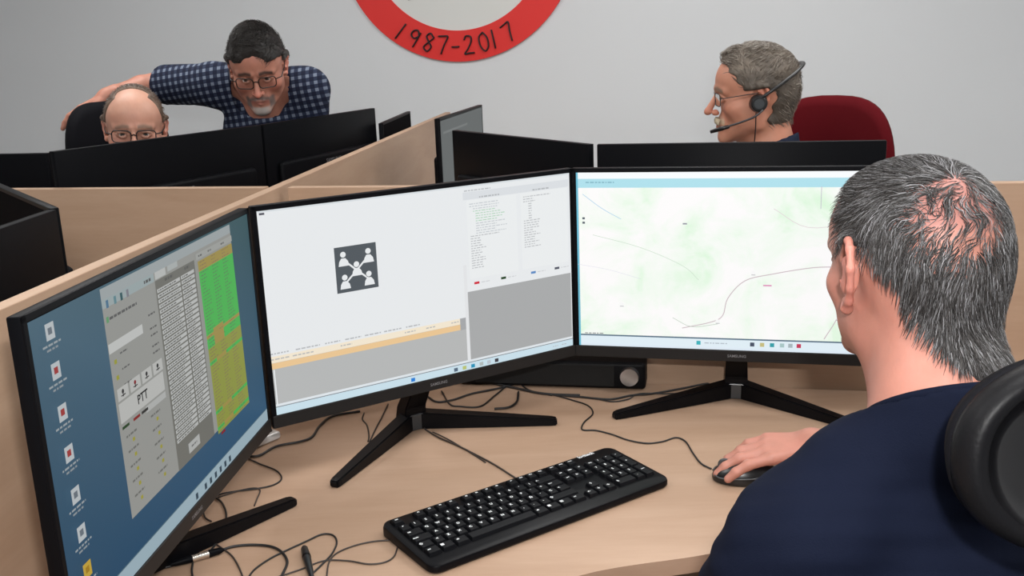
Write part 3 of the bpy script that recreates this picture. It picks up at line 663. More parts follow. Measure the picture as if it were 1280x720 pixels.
def key_into(bm, lab, w, x, y, tall=0):
    hw, hh = w * U / 2 - .0008, U / 2 - .0008 if not tall else U - .001
    z = kbz(y) - .001; zt_ = z + .0062
    lo = [bm.verts.new((x + sx * hw, y + sy * hh, z + sy * hh * .045)) for sx, sy in ((-1, -1), (1, -1), (1, 1), (-1, 1))]
    mi_ = [bm.verts.new((x + sx * (hw - .0018), y + .0006 + sy * (hh - .0018), zt_ - .0006 + sy * hh * .045)) for sx, sy in ((-1, -1), (1, -1), (1, 1), (-1, 1))]
    hi = [bm.verts.new((x + sx * (hw - .0026), y + .0006 + sy * (hh - .0026), zt_ + sy * hh * .045)) for sx, sy in ((-1, -1), (1, -1), (1, 1), (-1, 1))]
    for a, b in ((lo, mi_), (mi_, hi)):
        for k in range(4): bm.faces.new([a[k], a[(k + 1) % 4], b[(k + 1) % 4], b[k]])
    bm.faces.new(hi); bm.faces.new(lo[::-1])
    if lab:
        sz = .0066 if len(lab) == 1 else .0040 if len(lab) < 4 else .0034
        lx = x - (hw - .0062) * (0 if w <= 1 else 1) - (.0018 if len(lab) == 1 else 0)
        add_text(bm, lab, sz, MT(lx, y + .0022, zt_ + .00025), 'CENTER', .00028, mi=1)
allk = []
for r, row in enumerate(rows):
    for lab, w, u in row: allk.append((lab, w, X0 + (u + w / 2) * U, yrow[r], 0))
allk = [k for k in allk if not (k[0] == '+' and k[2] > .19) and not (k[0] == 'intro' and k[2] > .19)]
allk += [('+', 1, X0 + 22 * U, (yrow[2] + yrow[3]) / 2, 1), ('intro', 1, X0 + 22 * U, (yrow[4] + yrow[5]) / 2, 1)]
# the hundred largest in view as parts, the few farthest function keys as one
allk.sort(key=lambda k: (k[3] > .05) * 10 + k[2] * .1 if k[3] > .05 else k[2] * 0)
for k in allk[:100]:
    bm = bmesh.new(); key_into(bm, *k); from_bm('key', bm, [KEYM, LEG_], kb)
if len(allk) > 100:
    bm = bmesh.new()
    for k in allk[100:]: key_into(bm, *k)
    o = from_bm('function_keys', bm, [KEYM, LEG_], kb); o['kind'] = 'stuff'

# ------------------------------------------------------------------ mouse
MS = mat('mouse_black', (0.006, 0.006, 0.007), 0.3); MSG = mat('mouse_side_grey', (0.05, 0.055, 0.06), 0.35)
MX, MY, MA = .366, 1.472, math.radians(176)
ms = empty('computer_mouse', (MX, MY, DESK)); tag(ms, 'black computer mouse held by the nearest man, on the beech desk', 'mouse')
mf = Frame((MX, MY, 0), rotm(MA - math.pi / 2))
sd = SD(); sd.ell((0, -.004, .006), (.031, .054, .032), .004, mf); sd.plane((0, 0, .0012), (0, 0, -1), .002, mf)
V, Q = sd.mesh(.002); link('shell', npmesh('shell', V - np.array([MX, MY, 0]), Q), MS, ms)
bm = bmesh.new(); 
for sx in (-1, 1):
    tube(bm, [mf.w((sx * x, y, z)) - mf.o for x, y, z in catmull([(.0262, -.034, .018), (.0312, -.012, .0155), (.0305, .012, .0145), (.0235, .038, .0135), (.010, .0475, .013)], 6)], .0013, 6)
from_bm('side_strip', bm, MSG, ms)
bm = bmesh.new(); cyl(bm, mf.w((0, .030, .026)) - mf.o, mf.R @ np.array([1, 0, 0]), .011, .006, 24); from_bm('scroll_wheel', bm, MSG, ms)

# ------------------------------------------------------------------ speaker bar
sbx, sby = .268, 1.903; ya = -.20
sb = empty('speaker_bar', (sbx, sby, DESK), ya); tag(sb, 'low black speaker bar with a silver knob, under the two lit monitors', 'speaker')
SBM = mat('speaker_black', (0.005, 0.005, 0.006), 0.45, spec=.1); SIL = mat('knob_silver', (0.55, 0.56, 0.58), 0.28, 1.0)
bm = bmesh.new(); bx(bm, -.40, 0, 0, .06, .002, .060, .008, 4); from_bm('body', bm, SBM, sb, True)
bm = bmesh.new(); bx(bm, -.36, -.065, -.0016, .001, .008, .054, .0012, 2); from_bm('grille', bm, mat('speaker_cloth', (0.006, 0.006, 0.006), 0.9, bump=(1500, .5, .001)), sb)
bm = bmesh.new(); cyl(bm, (-.033, -.006, .032), (0, -1, 0), .0205, .012, 40, r2=.0185); from_bm('volume_knob', bm, SIL, sb, True)
for x in (-.36, -.03):
    bm = bmesh.new(); bx(bm, x - .012, x + .012, .01, .05, 0, .0025, .0006); from_bm('rubber_foot', bm, SBM, sb)

# ------------------------------------------------------------------ cables and small things on the desk
CAB = mat('cable_black', (0.01, 0.01, 0.011), 0.5); CAB2 = mat('cable_brownish', (0.035, 0.027, 0.024), 0.5)
def cable(px, r, label, m=CAB, z0=None, group=None):
    P = [onz(p[0], p[1], (p[2] if len(p) > 2 else 0) + r + .0006) for p in px]; Q_ = catmull(P, 8); o0 = Vector((Q_[0][0], Q_[0][1], DESK))
    bm = bmesh.new(); tube(bm, [(p[0] - o0.x, p[1] - o0.y, max(p[2], r + .0004)) for p in Q_], r, 8)
    o = from_bm('cable', bm, m); o.location = o0; tag(o, label, 'cable', group); return o
cable([(648, 600), (620, 582), (598, 570), (570, 556), (545, 545), (522, 528), (500, 500)], .0016, 'straight black cable running from the back edge of the keyboard to the monitor foot', CAB2)
cable([(541, 540), (560, 549), (590, 567), (607, 578)], .0012, 'short thin cable lying along the keyboard cable', CAB2)
cable([(889, 586), (876, 579), (866, 566), (857, 552), (845, 547), (828, 552), (808, 554), (785, 550), (765, 543), (745, 538), (728, 537), (730, 528), (741, 517), (735, 507), (715, 500), (690, 493)], .0015, 'wavy black cable leading from the mouse over the desk', CAB)
cable([(690, 493), (725, 496), (762, 499), (790, 494), (815, 492), (850, 486), (880, 480), (898, 478)], .0022, 'black cable running from the speaker bar to the right monitor stand')
cable([(745, 498), (765, 502), (785, 499), (800, 492), (840, 492), (868, 488), (890, 484)], .0014, 'thin black cable behind the left foot of the right monitor', CAB)
cable([(866, 476), (874, 466), (884, 455), (892, 444)], .0022, 'short black cable rising behind the right monitor, left of its post')
cable([(530, 492), (545, 502), (565, 500), (590, 492), (620, 486), (650, 478)], .0022, 'thick black cable looping under the middle monitor')
cable([(552, 489), (562, 505), (575, 508), (600, 508), (618, 495), (634, 482), (645, 476), (662, 488), (690, 494)], .0018, 'black cable arched under the lower edge of the middle monitor', CAB)
cable([(648, 490), (646, 502), (636, 509), (618, 511)], .0024, 'short curved black cable behind the right foot of the middle monitor')
cable([(600, 476), (640, 484), (680, 492), (725, 494)], .0026, 'thick black cable along the front of the speaker bar')
cable([(455, 516), (453, 524), (459, 532), (461, 545), (460, 552)], .0013, 'thin black cable dropping beside the left foot of the middle monitor', CAB)
cable([(485, 505), (478, 520), (470, 535), (462, 552)], .0014, 'thin black cable crossing the left foot of the middle monitor', CAB)
cable([(300, 568), (322, 570), (345, 558), (375, 552), (390, 546), (400, 532), (416, 520), (450, 514)], .0024, 'thick black cable from the left monitor towards the middle monitor stand')
cable([(308, 572), (325, 580), (345, 588), (352, 598), (342, 606), (320, 611), (295, 614), (272, 619), (255, 632), (256, 646), (264, 652)], .0014, 'thin black cable looping right of the left monitor', CAB)
cable([(272, 622), (300, 613), (318, 610), (325, 613), (321, 624), (318, 632)], .0012, 'thin cable with a short branch ending at the left monitor foot', CAB2)
cable([(266, 620), (277, 628), (283, 644), (278, 664), (268, 682), (258, 694)], .0016, 'black cable crossing over the left monitor foot', CAB)
cable([(198, 704), (200, 710), (212, 708), (222, 705)], .0018, 'short black cable end entering the black jack plug', CAB)
cable([(276, 688), (292, 683), (315, 681), (338, 683), (352, 690), (359, 702), (354, 716), (346, 730)], .0020, 'black cable curving from the jack plug to the front of the desk')
cable([(215, 680), (236, 672), (258, 673), (274, 683), (290, 695), (300, 712), (306, 730)], .0013, 'thin grey-black cable passing under the jack plug', CAB2)
cable([(241, 703), (240, 715), (243, 730)], .0016, 'short black cable hanging down left of the jack plug', CAB)
cable([(308, 726), (318, 712), (338, 698), (358, 688), (382, 677), (402, 668), (416, 669), (421, 678), (415, 692), (402, 706), (385, 722)], .0014, 'black cable in an open loop left of the keyboard', CAB)
cable([(490, 675), (465, 677), (440, 683), (420, 692), (411, 704), (408, 725)], .0012, 'thin cable leaving the keyboard corner to the left', CAB2)
cable([(497, 684), (492, 696), (480, 703), (460, 705), (435, 701), (405, 701), (375, 712), (345, 722)], .0012, 'thin cable bending under the lower left corner of the keyboard', CAB2)
# jack plug with metal sleeve
def lathe_between(name, a, b, prof, mats, label, cat):
    a = np.array(a); b = np.array(b); d = b - a; L = np.linalg.norm(d); t = empty(name, (a[0], a[1], DESK)); tag(t, label, cat); d = d / L
    for nm, sec, m in prof:
        bm = bmesh.new(); tube(bm, [Vector(d * L * f) + Vector((0, 0, a[2])) for f, r in sec], [r for f, r in sec], 16); from_bm(nm, bm, m, t, True)
    return t
CHR = mat('plug_metal', (0.7, 0.66, 0.60), 0.25, 1.0)
a = onz(213, 706, .006); b = onz(280, 687, .006); a[2] = b[2] = .0062
lathe_between('jack_plug', a, b, [('rear_grip', [(0, .002), (.08, .0042), (.38, .0058), (.40, .0056)], PLAST), ('metal_sleeve', [(.39, .005), (.72, .005)], CHR), ('front_grip', [(.71, .0058), (.92, .0046), (1, .002)], PLAST)], None, 'black cable plug with a metal sleeve in front of the left monitor foot', 'plug')
a = onz(380, 684, .006); b = onz(391, 726, .006); a[2] = b[2] = .0065
lathe_between('inline_controller', a, b, [('housing', [(0, .003), (.06, .0052), (.3, .0062), (.6, .0050), (1, .0028)], mat('controller_black', (0.012, 0.014, 0.016), 0.3)), ('collar', [(.30, .00635), (.34, .00635)], STAND)], None, 'slim black cable controller lying among the cables below the loop', 'controller')
# small white adapter behind the left monitor
w = onz(328, 552, 0); t = empty('white_adapter', (w[0], w[1], DESK), .9); tag(t, 'small white glossy adapter poking out behind the right edge of the left monitor', 'adapter')
bm = bmesh.new(); bx(bm, -.045, .030, -.020, .020, .0005, .016, .006, 4); from_bm('shell', bm, mat('adapter_white', (0.75, 0.75, 0.74), 0.2), t, True)
bm = bmesh.new(); cyl(bm, (.014, .0, .0165), (0, 0, 1), .009, .002, 20); from_bm('rubber_button', bm, STAND, t)
# ------------------------------------------------------------------ people
SKIN = mat('skin', (0.6, 0.3, 0.22), 0.48, attr='Col', noise=(45, 0.05), sss=0.12, bump=(220, 0.12, 0.002), spec=0.4)
HAIRM = mat('hair', (0.1, 0.1, 0.1), 0.42, attr='Col', spec=0.45)
HAIRB = mat('hair_base', (0.1, 0.1, 0.1), 0.6, attr='Col', noise=(60, 0.25))
CLEAR = bpy.data.materials.new('clear_lens'); CLEAR.use_nodes = True; _n = CLEAR.node_tree; _n.nodes.remove(_n.nodes['Principled BSDF'])
_t = _n.nodes.new('ShaderNodeBsdfTransparent'); _t.inputs[0].default_value = (.93, .95, .96, 1); _g = _n.nodes.new('ShaderNodeBsdfGlossy'); _g.inputs['Roughness'].default_value = .08
_f = _n.nodes.new('ShaderNodeFresnel'); _x = _n.nodes.new('ShaderNodeMixShader'); _n.links.new(_f.outputs[0], _x.inputs[0]); _n.links.new(_t.outputs[0], _x.inputs[1]); _n.links.new(_g.outputs[0], _x.inputs[2]); _n.links.new(_x.outputs[0], _n.nodes['Material Output'].inputs[0])

def ear(sd, H, sx, tilt=.32, es=1.0):
    def e(y, z, o=0.0):
        y *= es; z *= es; return (sx * (.0735 + tilt * max(0, -y + .012) + o), y, z)
    sd.ell(e(-.008, .0), (.006, .013, .024), .006, H, R=rotm(sx * -.3))
    hx = [e(.010, -.004), e(.014, .010), e(.009, .024), e(-.004, .031, .001), e(-.018, .026, .002), e(-.025, .010, .002), e(-.022, -.008, .001), e(-.013, -.022), e(-.002, -.032), e(.006, -.026)]
    sd.chain(hx, [.0035, .0042, .0046, .0046, .0046, .0044, .0042, .0046, .0062, .004], .004, H)
    sd.chain([e(-.010, .016, .002), e(-.014, .002, .002), e(-.009, -.012, .002)], .0035, .003, H)
    sd.ell((sx * .084, .0, .001), (.006, .007, .011), .004, H, sub=True)
def head(sd, H, full=1.0, nose=1.0, jaw=1.0, es=1.0, tilt=.32):
    sd.ell((0, -.012, .032), (.0765, .098, .085), .01, H)                        # cranium
    sd.ell((0, .035, .035), (.066, .056, .060), .03, H)                          # forehead
    sd.ell((0, -.040, -.010), (.064, .062, .058), .03, H)                        # occiput
    sd.ell((0, .022, -.040), (.062 * full, .062, .072), .025, H)                 # face
    sd.cap((.036 * jaw, .036, -.074), (.012, .078, -.104), .020, .015, .022, H); sd.cap((-.036 * jaw, .036, -.074), (-.012, .078, -.104), .020, .015, .022, H)
    sd.ell((0, .076, -.100), (.020, .016, .016), .015, H)
    for x in (-1, 1):
        sd.ell((x * .054 * jaw, .004, -.060), (.014, .020, .026), .02, H)
        sd.ell((x * .046 * full, .058, -.026), (.021, .020, .017), .018, H)      # cheekbone
        sd.cap((x * .012, .090, .020), (x * .046, .074, .017), .009, .008, .012, H)   # brow
        sd.ell((x * .031, .098, -.001), (.018, .018, .0115), .010, H, sub=True)  # socket
        sd.ell((x * .031, .0735, -.001), (.0130, .0125, .0130), .003, H)         # eye
        sd.chain([(x * .0165, .084, .001), (x * .024, .0873, .0068), (x * .032, .0876, .0078), (x * .041, .083, .0045), (x * .0455, .077, -.001)], .0027, .003, H)
        sd.chain([(x * .0175, .083, -.002), (x * .026, .0860, -.0078), (x * .034, .0856, -.0082), (x * .0445, .078, -.003)], .0026, .004, H)
        ear(sd, H, x, tilt, es)
        sd.ell((x * .050 * full, .030, -.030), (.016, .036, .036), .022, H)
    sd.cap((0, .090, .010), (0, .1095 + .004 * nose, -.030), .0065, .0088, .008, H)    # nose
    sd.ell((0, .112 + .004 * nose, -.035), (.0100, .0100, .0085), .006, H)
    for x in (-1, 1): sd.ell((x * .0115, .100, -.038), (.0072, .0095, .0068), .005, H); sd.ell((x * .0065, .110, -.0445), (.003, .004, .003), .002, H, sub=True)
    sd.ell((0, .078, -.068), (.030, .018, .024), .014, H)                        # mouth mound
    sd.chain([(-.023, .084, -.0685), (-.010, .0945, -.0650), (0, .0955, -.0660), (.010, .0945, -.0650), (.023, .084, -.0685)], [.0022, .0042, .0038, .0042, .0022], .003, H)
    sd.chain([(-.021, .084, -.0715), (0, .0945, -.0755), (.021, .084, -.0715)], [.0022, .0052, .0022], .003, H)
    sd.chain([(-.024, .090, -.0700), (0, .1005, -.0702), (.024, .090, -.0700)], .0010, .001, H)
    s_ = sd.ops[-2:]; sd.ops[-2:] = [('-',) + o[1:] for o in s_]
def skin_col(H, base, scalp=None, beard=None, brow=(.05, .04, .035), lips=(.42, .16, .13), red=(.62, .22, .17), stub=0.0):
    base = np.array(base)
    def f(V):
        L = H.l(V); x, y, z = L[:, 0], L[:, 1], L[:, 2]; ax = np.abs(x); c = np.tile(base, (len(V), 1))
        def blend(c, col, m): return c * (1 - m[:, None]) + np.array(col) * m[:, None]
        near = (y > .03) & (z > -.14) & (z < .14) & (ax < .1)
        r = np.exp(-((ax - .045) ** 2 + (z + .03) ** 2) / .0005) * .45 * (y > .04); c = blend(c, red, r)
        r = np.exp(-((ax) ** 2 + (z + .034) ** 2) / .00025) * .6 * (y > .09); c = blend(c, red, r)
        r = sm(ax, .076, .088) * .55 * (np.abs(z) < .05) * (y < .03) * (y > -.05); c = blend(c, red, r)
        c = blend(c, np.array(red) * .9, .16 * sm(wob(L, 45, 3), 0, 1))
        e = np.sqrt(((ax - .031) / 1.0) ** 2 + (y - .0735) ** 2 + (z + .001) ** 2)
        ew = (e < .0136) & (y > .076) & near & (np.abs(z + .001) < .0072); c[ew] = (.62, .58, .55)
        ir = ew & (np.hypot(ax - .030, z + .001) < .0062); c[ir] = (.06, .045, .035); c[ew & (np.hypot(ax - .030, z + .001) < .0027)] = (.01, .01, .01)
        m = np.exp(-((z + .0705) / .0062) ** 2) * (ax < .025) * (y > .078); c = blend(c, lips, np.clip(m, 0, 1) * .75)
        bz = .0245 - .35 * np.clip(ax - .028, 0, 1) - .08 * np.clip(.028 - ax, 0, 1)
        m = np.exp(-((z - bz) / .0055) ** 2) * sm(ax, .009, .014) * (1 - sm(ax, .046, .053)) * near; c = blend(c, brow, np.clip(m * 1.1, 0, .9))
        if beard is not None:
            for col, fn in beard: m = np.clip(fn(ax, y, z), 0, 1) * (y > 0) * near; c = blend(c, col, m * .9)
        if stub: c = blend(c, (.30, .27, .26), stub * sm(-z, .035, .06) * (z > -.13) * (y > -.01))
        if scalp is not None: c = blend(c, scalp, sm(z, .045, .07) * .8 * (z < .2) * (ax < .1))
        return c
    return f
def hand(sd, M, tx, curl=(.5, .5, .5, .5), spread=.06, thumb=(.6, .35), k=.0045):
    """M: wrist frame, Y to the fingers, Z the back of the hand; tx: +1 when the thumb is on +X"""
    sd.cap((0, -.03, 0), (0, .012, 0), .025, .024, .012, M)
    for i, (x, L) in enumerate(((.030, .094), (.010, .098), (-.010, .093), (-.029, .084))): sd.cap((tx * x * .55, .012, -.001), (tx * x, L - .006, 0), .0145, .0115, .012, M)
    sd.ell((tx * .018, .035, -.010), (.020, .030, .013), .012, M)
    Ls = [(.040, .024, .019), (.044, .028, .020), (.041, .026, .020), (.032, .020, .018)]; rs = [.0092, .0094, .0090, .0080]; base = ((.030, .090), (.010, .096), (-.010, .091), (-.029, .081))
    for i in range(4):
        p = np.array([tx * base[i][0], base[i][1], 0.0]); a = 0.0; sp = tx * (1.5 - i) * spread; pts = [p]; c = curl[i]
        for j, l in enumerate(Ls[i]):
            a += c * (.55, 1.0, .6)[j]
            p = p + l * np.array([math.sin(sp) * math.cos(a), math.cos(sp) * math.cos(a), -math.sin(a)]); pts.append(p)
        sd.chain(pts, [rs[i] * 1.08, rs[i], rs[i] * .92, rs[i] * .82], k, M)
    a, b = thumb; p = np.array([tx * .026, .022, -.006]); pts = [p]
    for j, (l, aa, dz) in enumerate(((.044, a, -.3), (.032, a * .7, -.25), (.025, a * .45, -.15))):
        p = p + l * np.array([tx * math.sin(aa) * math.cos(b), math.cos(aa) * math.cos(b), -math.sin(b)]); pts.append(p)
    sd.chain(pts, [.0135, .0118, .0105, .0088], .006, M)
def project(sd, P, h, it=5):
    for _ in range(it): d = sd.ev(P) - h; P = P - sd.grad(P) * np.clip(d, -.02, .02)[:, None]
    return P
def strands(name, sd, H, n, mask, flow, m, parent, length=.03, width=.0005, lift=.006, segs=5, colf=None, seed=1, dens=None):
    r = np.random.RandomState(seed); D = r.randn(n * 3, 3); D /= np.linalg.norm(D, axis=1, keepdims=True); P = H.w((0, -.012, .03)) + (D * np.array([.08, .10, .16])) @ H.R.T
    P = project(sd, P, 0.0, 6); L = H.l(P); keep = mask(L) > r.rand(len(L)); P = P[keep][:n]; L = H.l(P); n = len(P)
    pts = [P]; h = 0.0; ln = length * r.uniform(.6, 1.15, n); jit = r.randn(n, 3) * .16; lf = lift * r.uniform(.4, 1.2, n)
    for k in range(segs):
        Lc = H.l(pts[-1]); d = (flow(Lc) + jit) @ H.R.T; nrm = sd.grad(pts[-1]); d = d - nrm * np.sum(d * nrm, 1, keepdims=True); d /= np.linalg.norm(d, axis=1, keepdims=True) + 1e-9
        q = pts[-1] + d * (ln / segs)[:, None]; hh = lf * math.sin(min(1.0, (k + 1) / segs * 1.25) * 1.5); q = q + sd.grad(q) * np.clip(hh - sd.ev(q), -.01, .01)[:, None]; pts.append(q)
    A = np.stack(pts, 1); T = np.gradient(A, axis=1); T /= np.linalg.norm(T, axis=2, keepdims=True) + 1e-9; N = sd.grad(A.reshape(-1, 3)).reshape(A.shape); B = np.cross(T, N); B /= np.linalg.norm(B, axis=2, keepdims=True) + 1e-9
    wd_ = width * np.array([1.0, 1, .95, .8, .6, .3, .2][:segs + 1])[None, :, None] * r.uniform(.7, 1.2, (n, 1, 1))
    R3 = [A + B * wd_, A + N * wd_ * .9 - B * wd_ * .3, A - B * wd_ - N * wd_ * .2]; V = np.stack(R3, 2); nv = (segs + 1) * 3; idx = np.arange(n)[:, None, None] * nv; Q = []
    for k in range(segs):
        for j in range(3): Q.append(idx[:, 0] + np.array([[k * 3 + j, k * 3 + (j + 1) % 3, (k + 1) * 3 + (j + 1) % 3, (k + 1) * 3 + j]]))
    Q = np.concatenate(Q, 0); c = colf(L, r); col = np.repeat(c, nv, axis=0); b = np.array(parent.location) - UP
    o = link(name, npmesh(name, V.reshape(-1, 3) - b, Q, col), m, parent); return o
def gold(n): return None
def torso(sd, P, e, k=.05, chest=(.15, .105, .17)):
    """P: joints; e: inflation over the body"""
    trap = P.get('trap', -.005)
    nb, ls, rs, ch, pe = [np.array(P[q], float) for q in ('neck', 'lsh', 'rsh', 'chest', 'pelvis')]
    xa = (rs - ls) / np.linalg.norm(rs - ls); za = nb - pe; za = za / np.linalg.norm(za); ya = np.cross(za, xa); ya /= np.linalg.norm(ya); za = np.cross(xa, ya); Rt = np.stack([xa, ya, za], 1)
    sd.cap(ls, rs, .062 + e, .062 + e, k); sd.ell(ch, np.array(chest) + e, k, R=Rt); sd.cap(nb - za * .01, (ls * .6 + nb * .4) + za * trap, .045 + e * .6, .052 + e, k * .8); sd.cap(nb - za * .01, (rs * .6 + nb * .4) + za * trap, .045 + e * .6, .052 + e, k * .8)
    sd.ell((ch * .45 + pe * .55), (.138 + e, .110 + e, .15), k, R=Rt); sd.ell(pe, (.150 + e, .115 + e, .12), k, R=Rt)
    return Rt
def person(label, P, H, col, shirt_m, trouser_m, hands, long_hair=None, fine=.0025, headp={}, group=None, sleeve=.75, sleeve_e=.012, fold=.0035, extra_fine=(), ncut=(.012, .30), nrad=.16, shirt_name='t_shirt'):
    px, py = (P['lan'][0] + P['ran'][0]) / 2, (P['lan'][1] + P['ran'][1]) / 2
    t = empty('person', (px, py, 0)); tag(t, label, 'person', group)
    J = {k: np.array(v, float) for k, v in P.items() if k != 'trap'}
    sd = SD(); head(sd, H, **headp); hsd = SD(); hsd.ops = list(sd.ops)
    hb = H.w((0, -.030, -.045)); nb = J['neck']; sd.cap(hb, nb, .052, .058, .022); sd.cap(H.w((0, .018, -.070)), nb + H.R @ np.array([0, .03, -.02]), .036, .045, .025); sd.cap(nb, J['chest'], .050, .05, .03)
    hsd.cap(hb, nb, .052, .058, .022)
    torso(sd, P, -.028, .05)
    if 'trap' in P: hsd.ops = list(sd.ops)
    for s_, sh, el, wr in (('l', 'lsh', 'lel', 'lwr'), ('r', 'rsh', 'rel', 'rwr')):
        sd.cap(J[sh], J[el], .047, .039, .02); m_ = J[el] * .7 + J[wr] * .3; sd.cap(J[el], m_, .039, .041, .015); sd.cap(m_, J[wr], .041, .026, .015)
    for hp, kn, an in (('lhip', 'lkn', 'lan'), ('rhip', 'rkn', 'ran')):
        sd.cap(J[hp], J[kn], .072, .050, .03); sd.cap(J[kn], J[an], .048, .034, .02)
    fines = [(H.o - .155, H.o + .155, fine)]
    for M, tx, kw in hands: hand(sd, M, tx, **kw); c = M.w((0, .08, 0)); fines.append((c - .12, c + .12, fine if M.k > 1.01 or len(extra_fine) else .004))
    sdf_obj('body', sd, .013, fines, SKIN, t, col)
    # shirt
    ss = SD(); Rt = torso(ss, P, .006, .055)
    for sh, el in (('lsh', 'lel'), ('rsh', 'rel')): q = J[sh] * (1 - sleeve) + J[el] * sleeve; ss.cap(J[sh], q, .062 + sleeve_e * .4, .050 + sleeve_e, .03)
    for sh, el in (('lsh', 'lel'), ('rsh', 'rel')):     # open, straight sleeve ends
        d = (J[el] - J[sh]); d /= np.linalg.norm(d); q = J[sh] * (1 - sleeve) + J[el] * sleeve
        def cut(x, y, z, q=q, d=d):
            a = (x - q[0]) * d[0] + (y - q[1]) * d[1] + (z - q[2]) * d[2]; rr = np.sqrt(np.maximum((x - q[0]) ** 2 + (y - q[1]) ** 2 + (z - q[2]) ** 2 - a * a, 0)); return np.minimum(a - .0, .11 - rr)
        ss.ops.append(('-', lambda x, y, z, c=cut: -c(x, y, z), q - .14, q + .14, .002))
    ss.cap(nb - Rt[:, 2] * .02, nb + Rt @ np.array([0, -.012, .05]), .070, .064, .022)
    cp = nb + Rt[:, 2] * ncut[0]; cn = Rt @ np.array([0, ncut[1], 1.0]); cn /= np.linalg.norm(cn)
    def collar_cut(x, y, z):
        d = (x - cp[0]) * cn[0] + (y - cp[1]) * cn[1] + (z - cp[2]) * cn[2]; r = np.sqrt((x - nb[0]) ** 2 + (y - nb[1]) ** 2 + (z - nb[2]) ** 2); return np.where(r < nrad, d, -.05)
    ss.ops.append(('i', collar_cut, nb - .16, nb + .16, .003))
    ax_ = Rt @ np.array([0, -.10, 1.0]); ss.cap(nb - ax_ * .012, nb + ax_ * .12, .0595, .064, .003, sub=True)
    ss.plane(J['pelvis'] - Rt[:, 2] * .07, -Rt[:, 2], .01)
    def disp(V):
        L = (V - J['neck']) @ Rt; a = wob(L * np.array([1, 1, .55]), 26, 5); b = wob(L * np.array([.6, 1, 1.4]), 52, 8); return fold * (a + .6 * b) * sm(-L[:, 2], .01, .08)
    sdf_obj(shirt_name, ss, .0075, [(J['neck'] - .32, J['neck'] + .32, .0055)], shirt_m, t, None, disp)
    ts = SD(); ts.ell(J['pelvis'], (.160, .125, .13), .04, R=Rt)
    for hp, kn, an in (('lhip', 'lkn', 'lan'), ('rhip', 'rkn', 'ran')): ts.cap(J[hp], J[kn], .090, .068, .04); ts.cap(J[kn], J[an] + (0, 0, .03), .066, .052, .03)
    ts.plane(J['pelvis'] + Rt[:, 2] * .09, Rt[:, 2], .008); ts.plane((0, 0, -DESK + .06), (0, 0, -1), .004)
    sdf_obj('trousers', ts, .013, (), trouser_m, t, None, lambda V: .003 * wob(V, 22, 4))
    SHOE = mat('shoe_leather', (0.02, 0.016, 0.014), 0.4)
    for an, kn, nm in (('lan', 'lkn', 'shoe'), ('ran', 'rkn', 'shoe')):
        f = P.get('foot', (0, 1, 0)); f = np.array(f, float); a = J[an]; sh = SD(); g = -DESK
        sh.cap(np.array([a[0], a[1], g + .045]) - f * .03, np.array([a[0], a[1], g + .035]) + f * .06, .042, .045, .02); sh.cap(np.array([a[0], a[1], g + .034]) + f * .06, np.array([a[0], a[1], g + .028]) + f * .17, .045, .036, .02); sh.plane((0, 0, g + .001), (0, 0, -1), .003)
        sdf_obj(nm, sh, .008, (), SHOE, t)
    return t, hsd, J, Rt
def hair_cap(hsd, H, region, h, col, parent, name='hair_base', step=.003, seed=2, amp=.0012, top=None, neckok=False):
    s2 = SD(); s2.ops = list(hsd.ops)
    def off(x, y, z): return -np.full(np.broadcast(x, y, z).shape, h)
    s2.ops.append(('d', off, np.array([-9.] * 3), np.array([9.] * 3), .001))
    if top is not None: s2.ell(top[0], top[1], .012, H)
    def reg(x, y, z):
        a, b, c = x - H.o[0], y - H.o[1], z - H.o[2]; R = H.R; lx = (a * R[0, 0] + b * R[1, 0] + c * R[2, 0]) / H.k; ly = (a * R[0, 1] + b * R[1, 1] + c * R[2, 1]) / H.k; lz = (a * R[0, 2] + b * R[1, 2] + c * R[2, 2]) / H.k
        return region(lx, ly, lz)
    s2.ops.append(('i', reg, np.array([-9.] * 3), np.array([9.] * 3), .006))
    for i, o in enumerate(s2.ops):
        if o[0] == '+': pass
    V, Q = s2.mesh(step * 1.0 if step > .0029 else step, ()); V = relax(V, Q, 2, .5); L = H.l(V)
    b = np.array(parent.location) - UP
    return link(name, npmesh(name, V - b + (hsd.grad(V) * (amp * wob(L, 160, seed))[:, None]), Q, col(L)), HAIRB, parent)
def hairlight(cols, w):
    cols = np.array(cols)
    def f(L, r):
        k = r.choice(len(cols), len(L), p=w); return cols[k] * r.uniform(.7, 1.25, (len(L), 1))
    return f
def tshirt_mat(name, col): return mat(name, col, 0.85, noise=(9, 0.10), bump=(700, 0.25, 0.0012), spec=0.08)
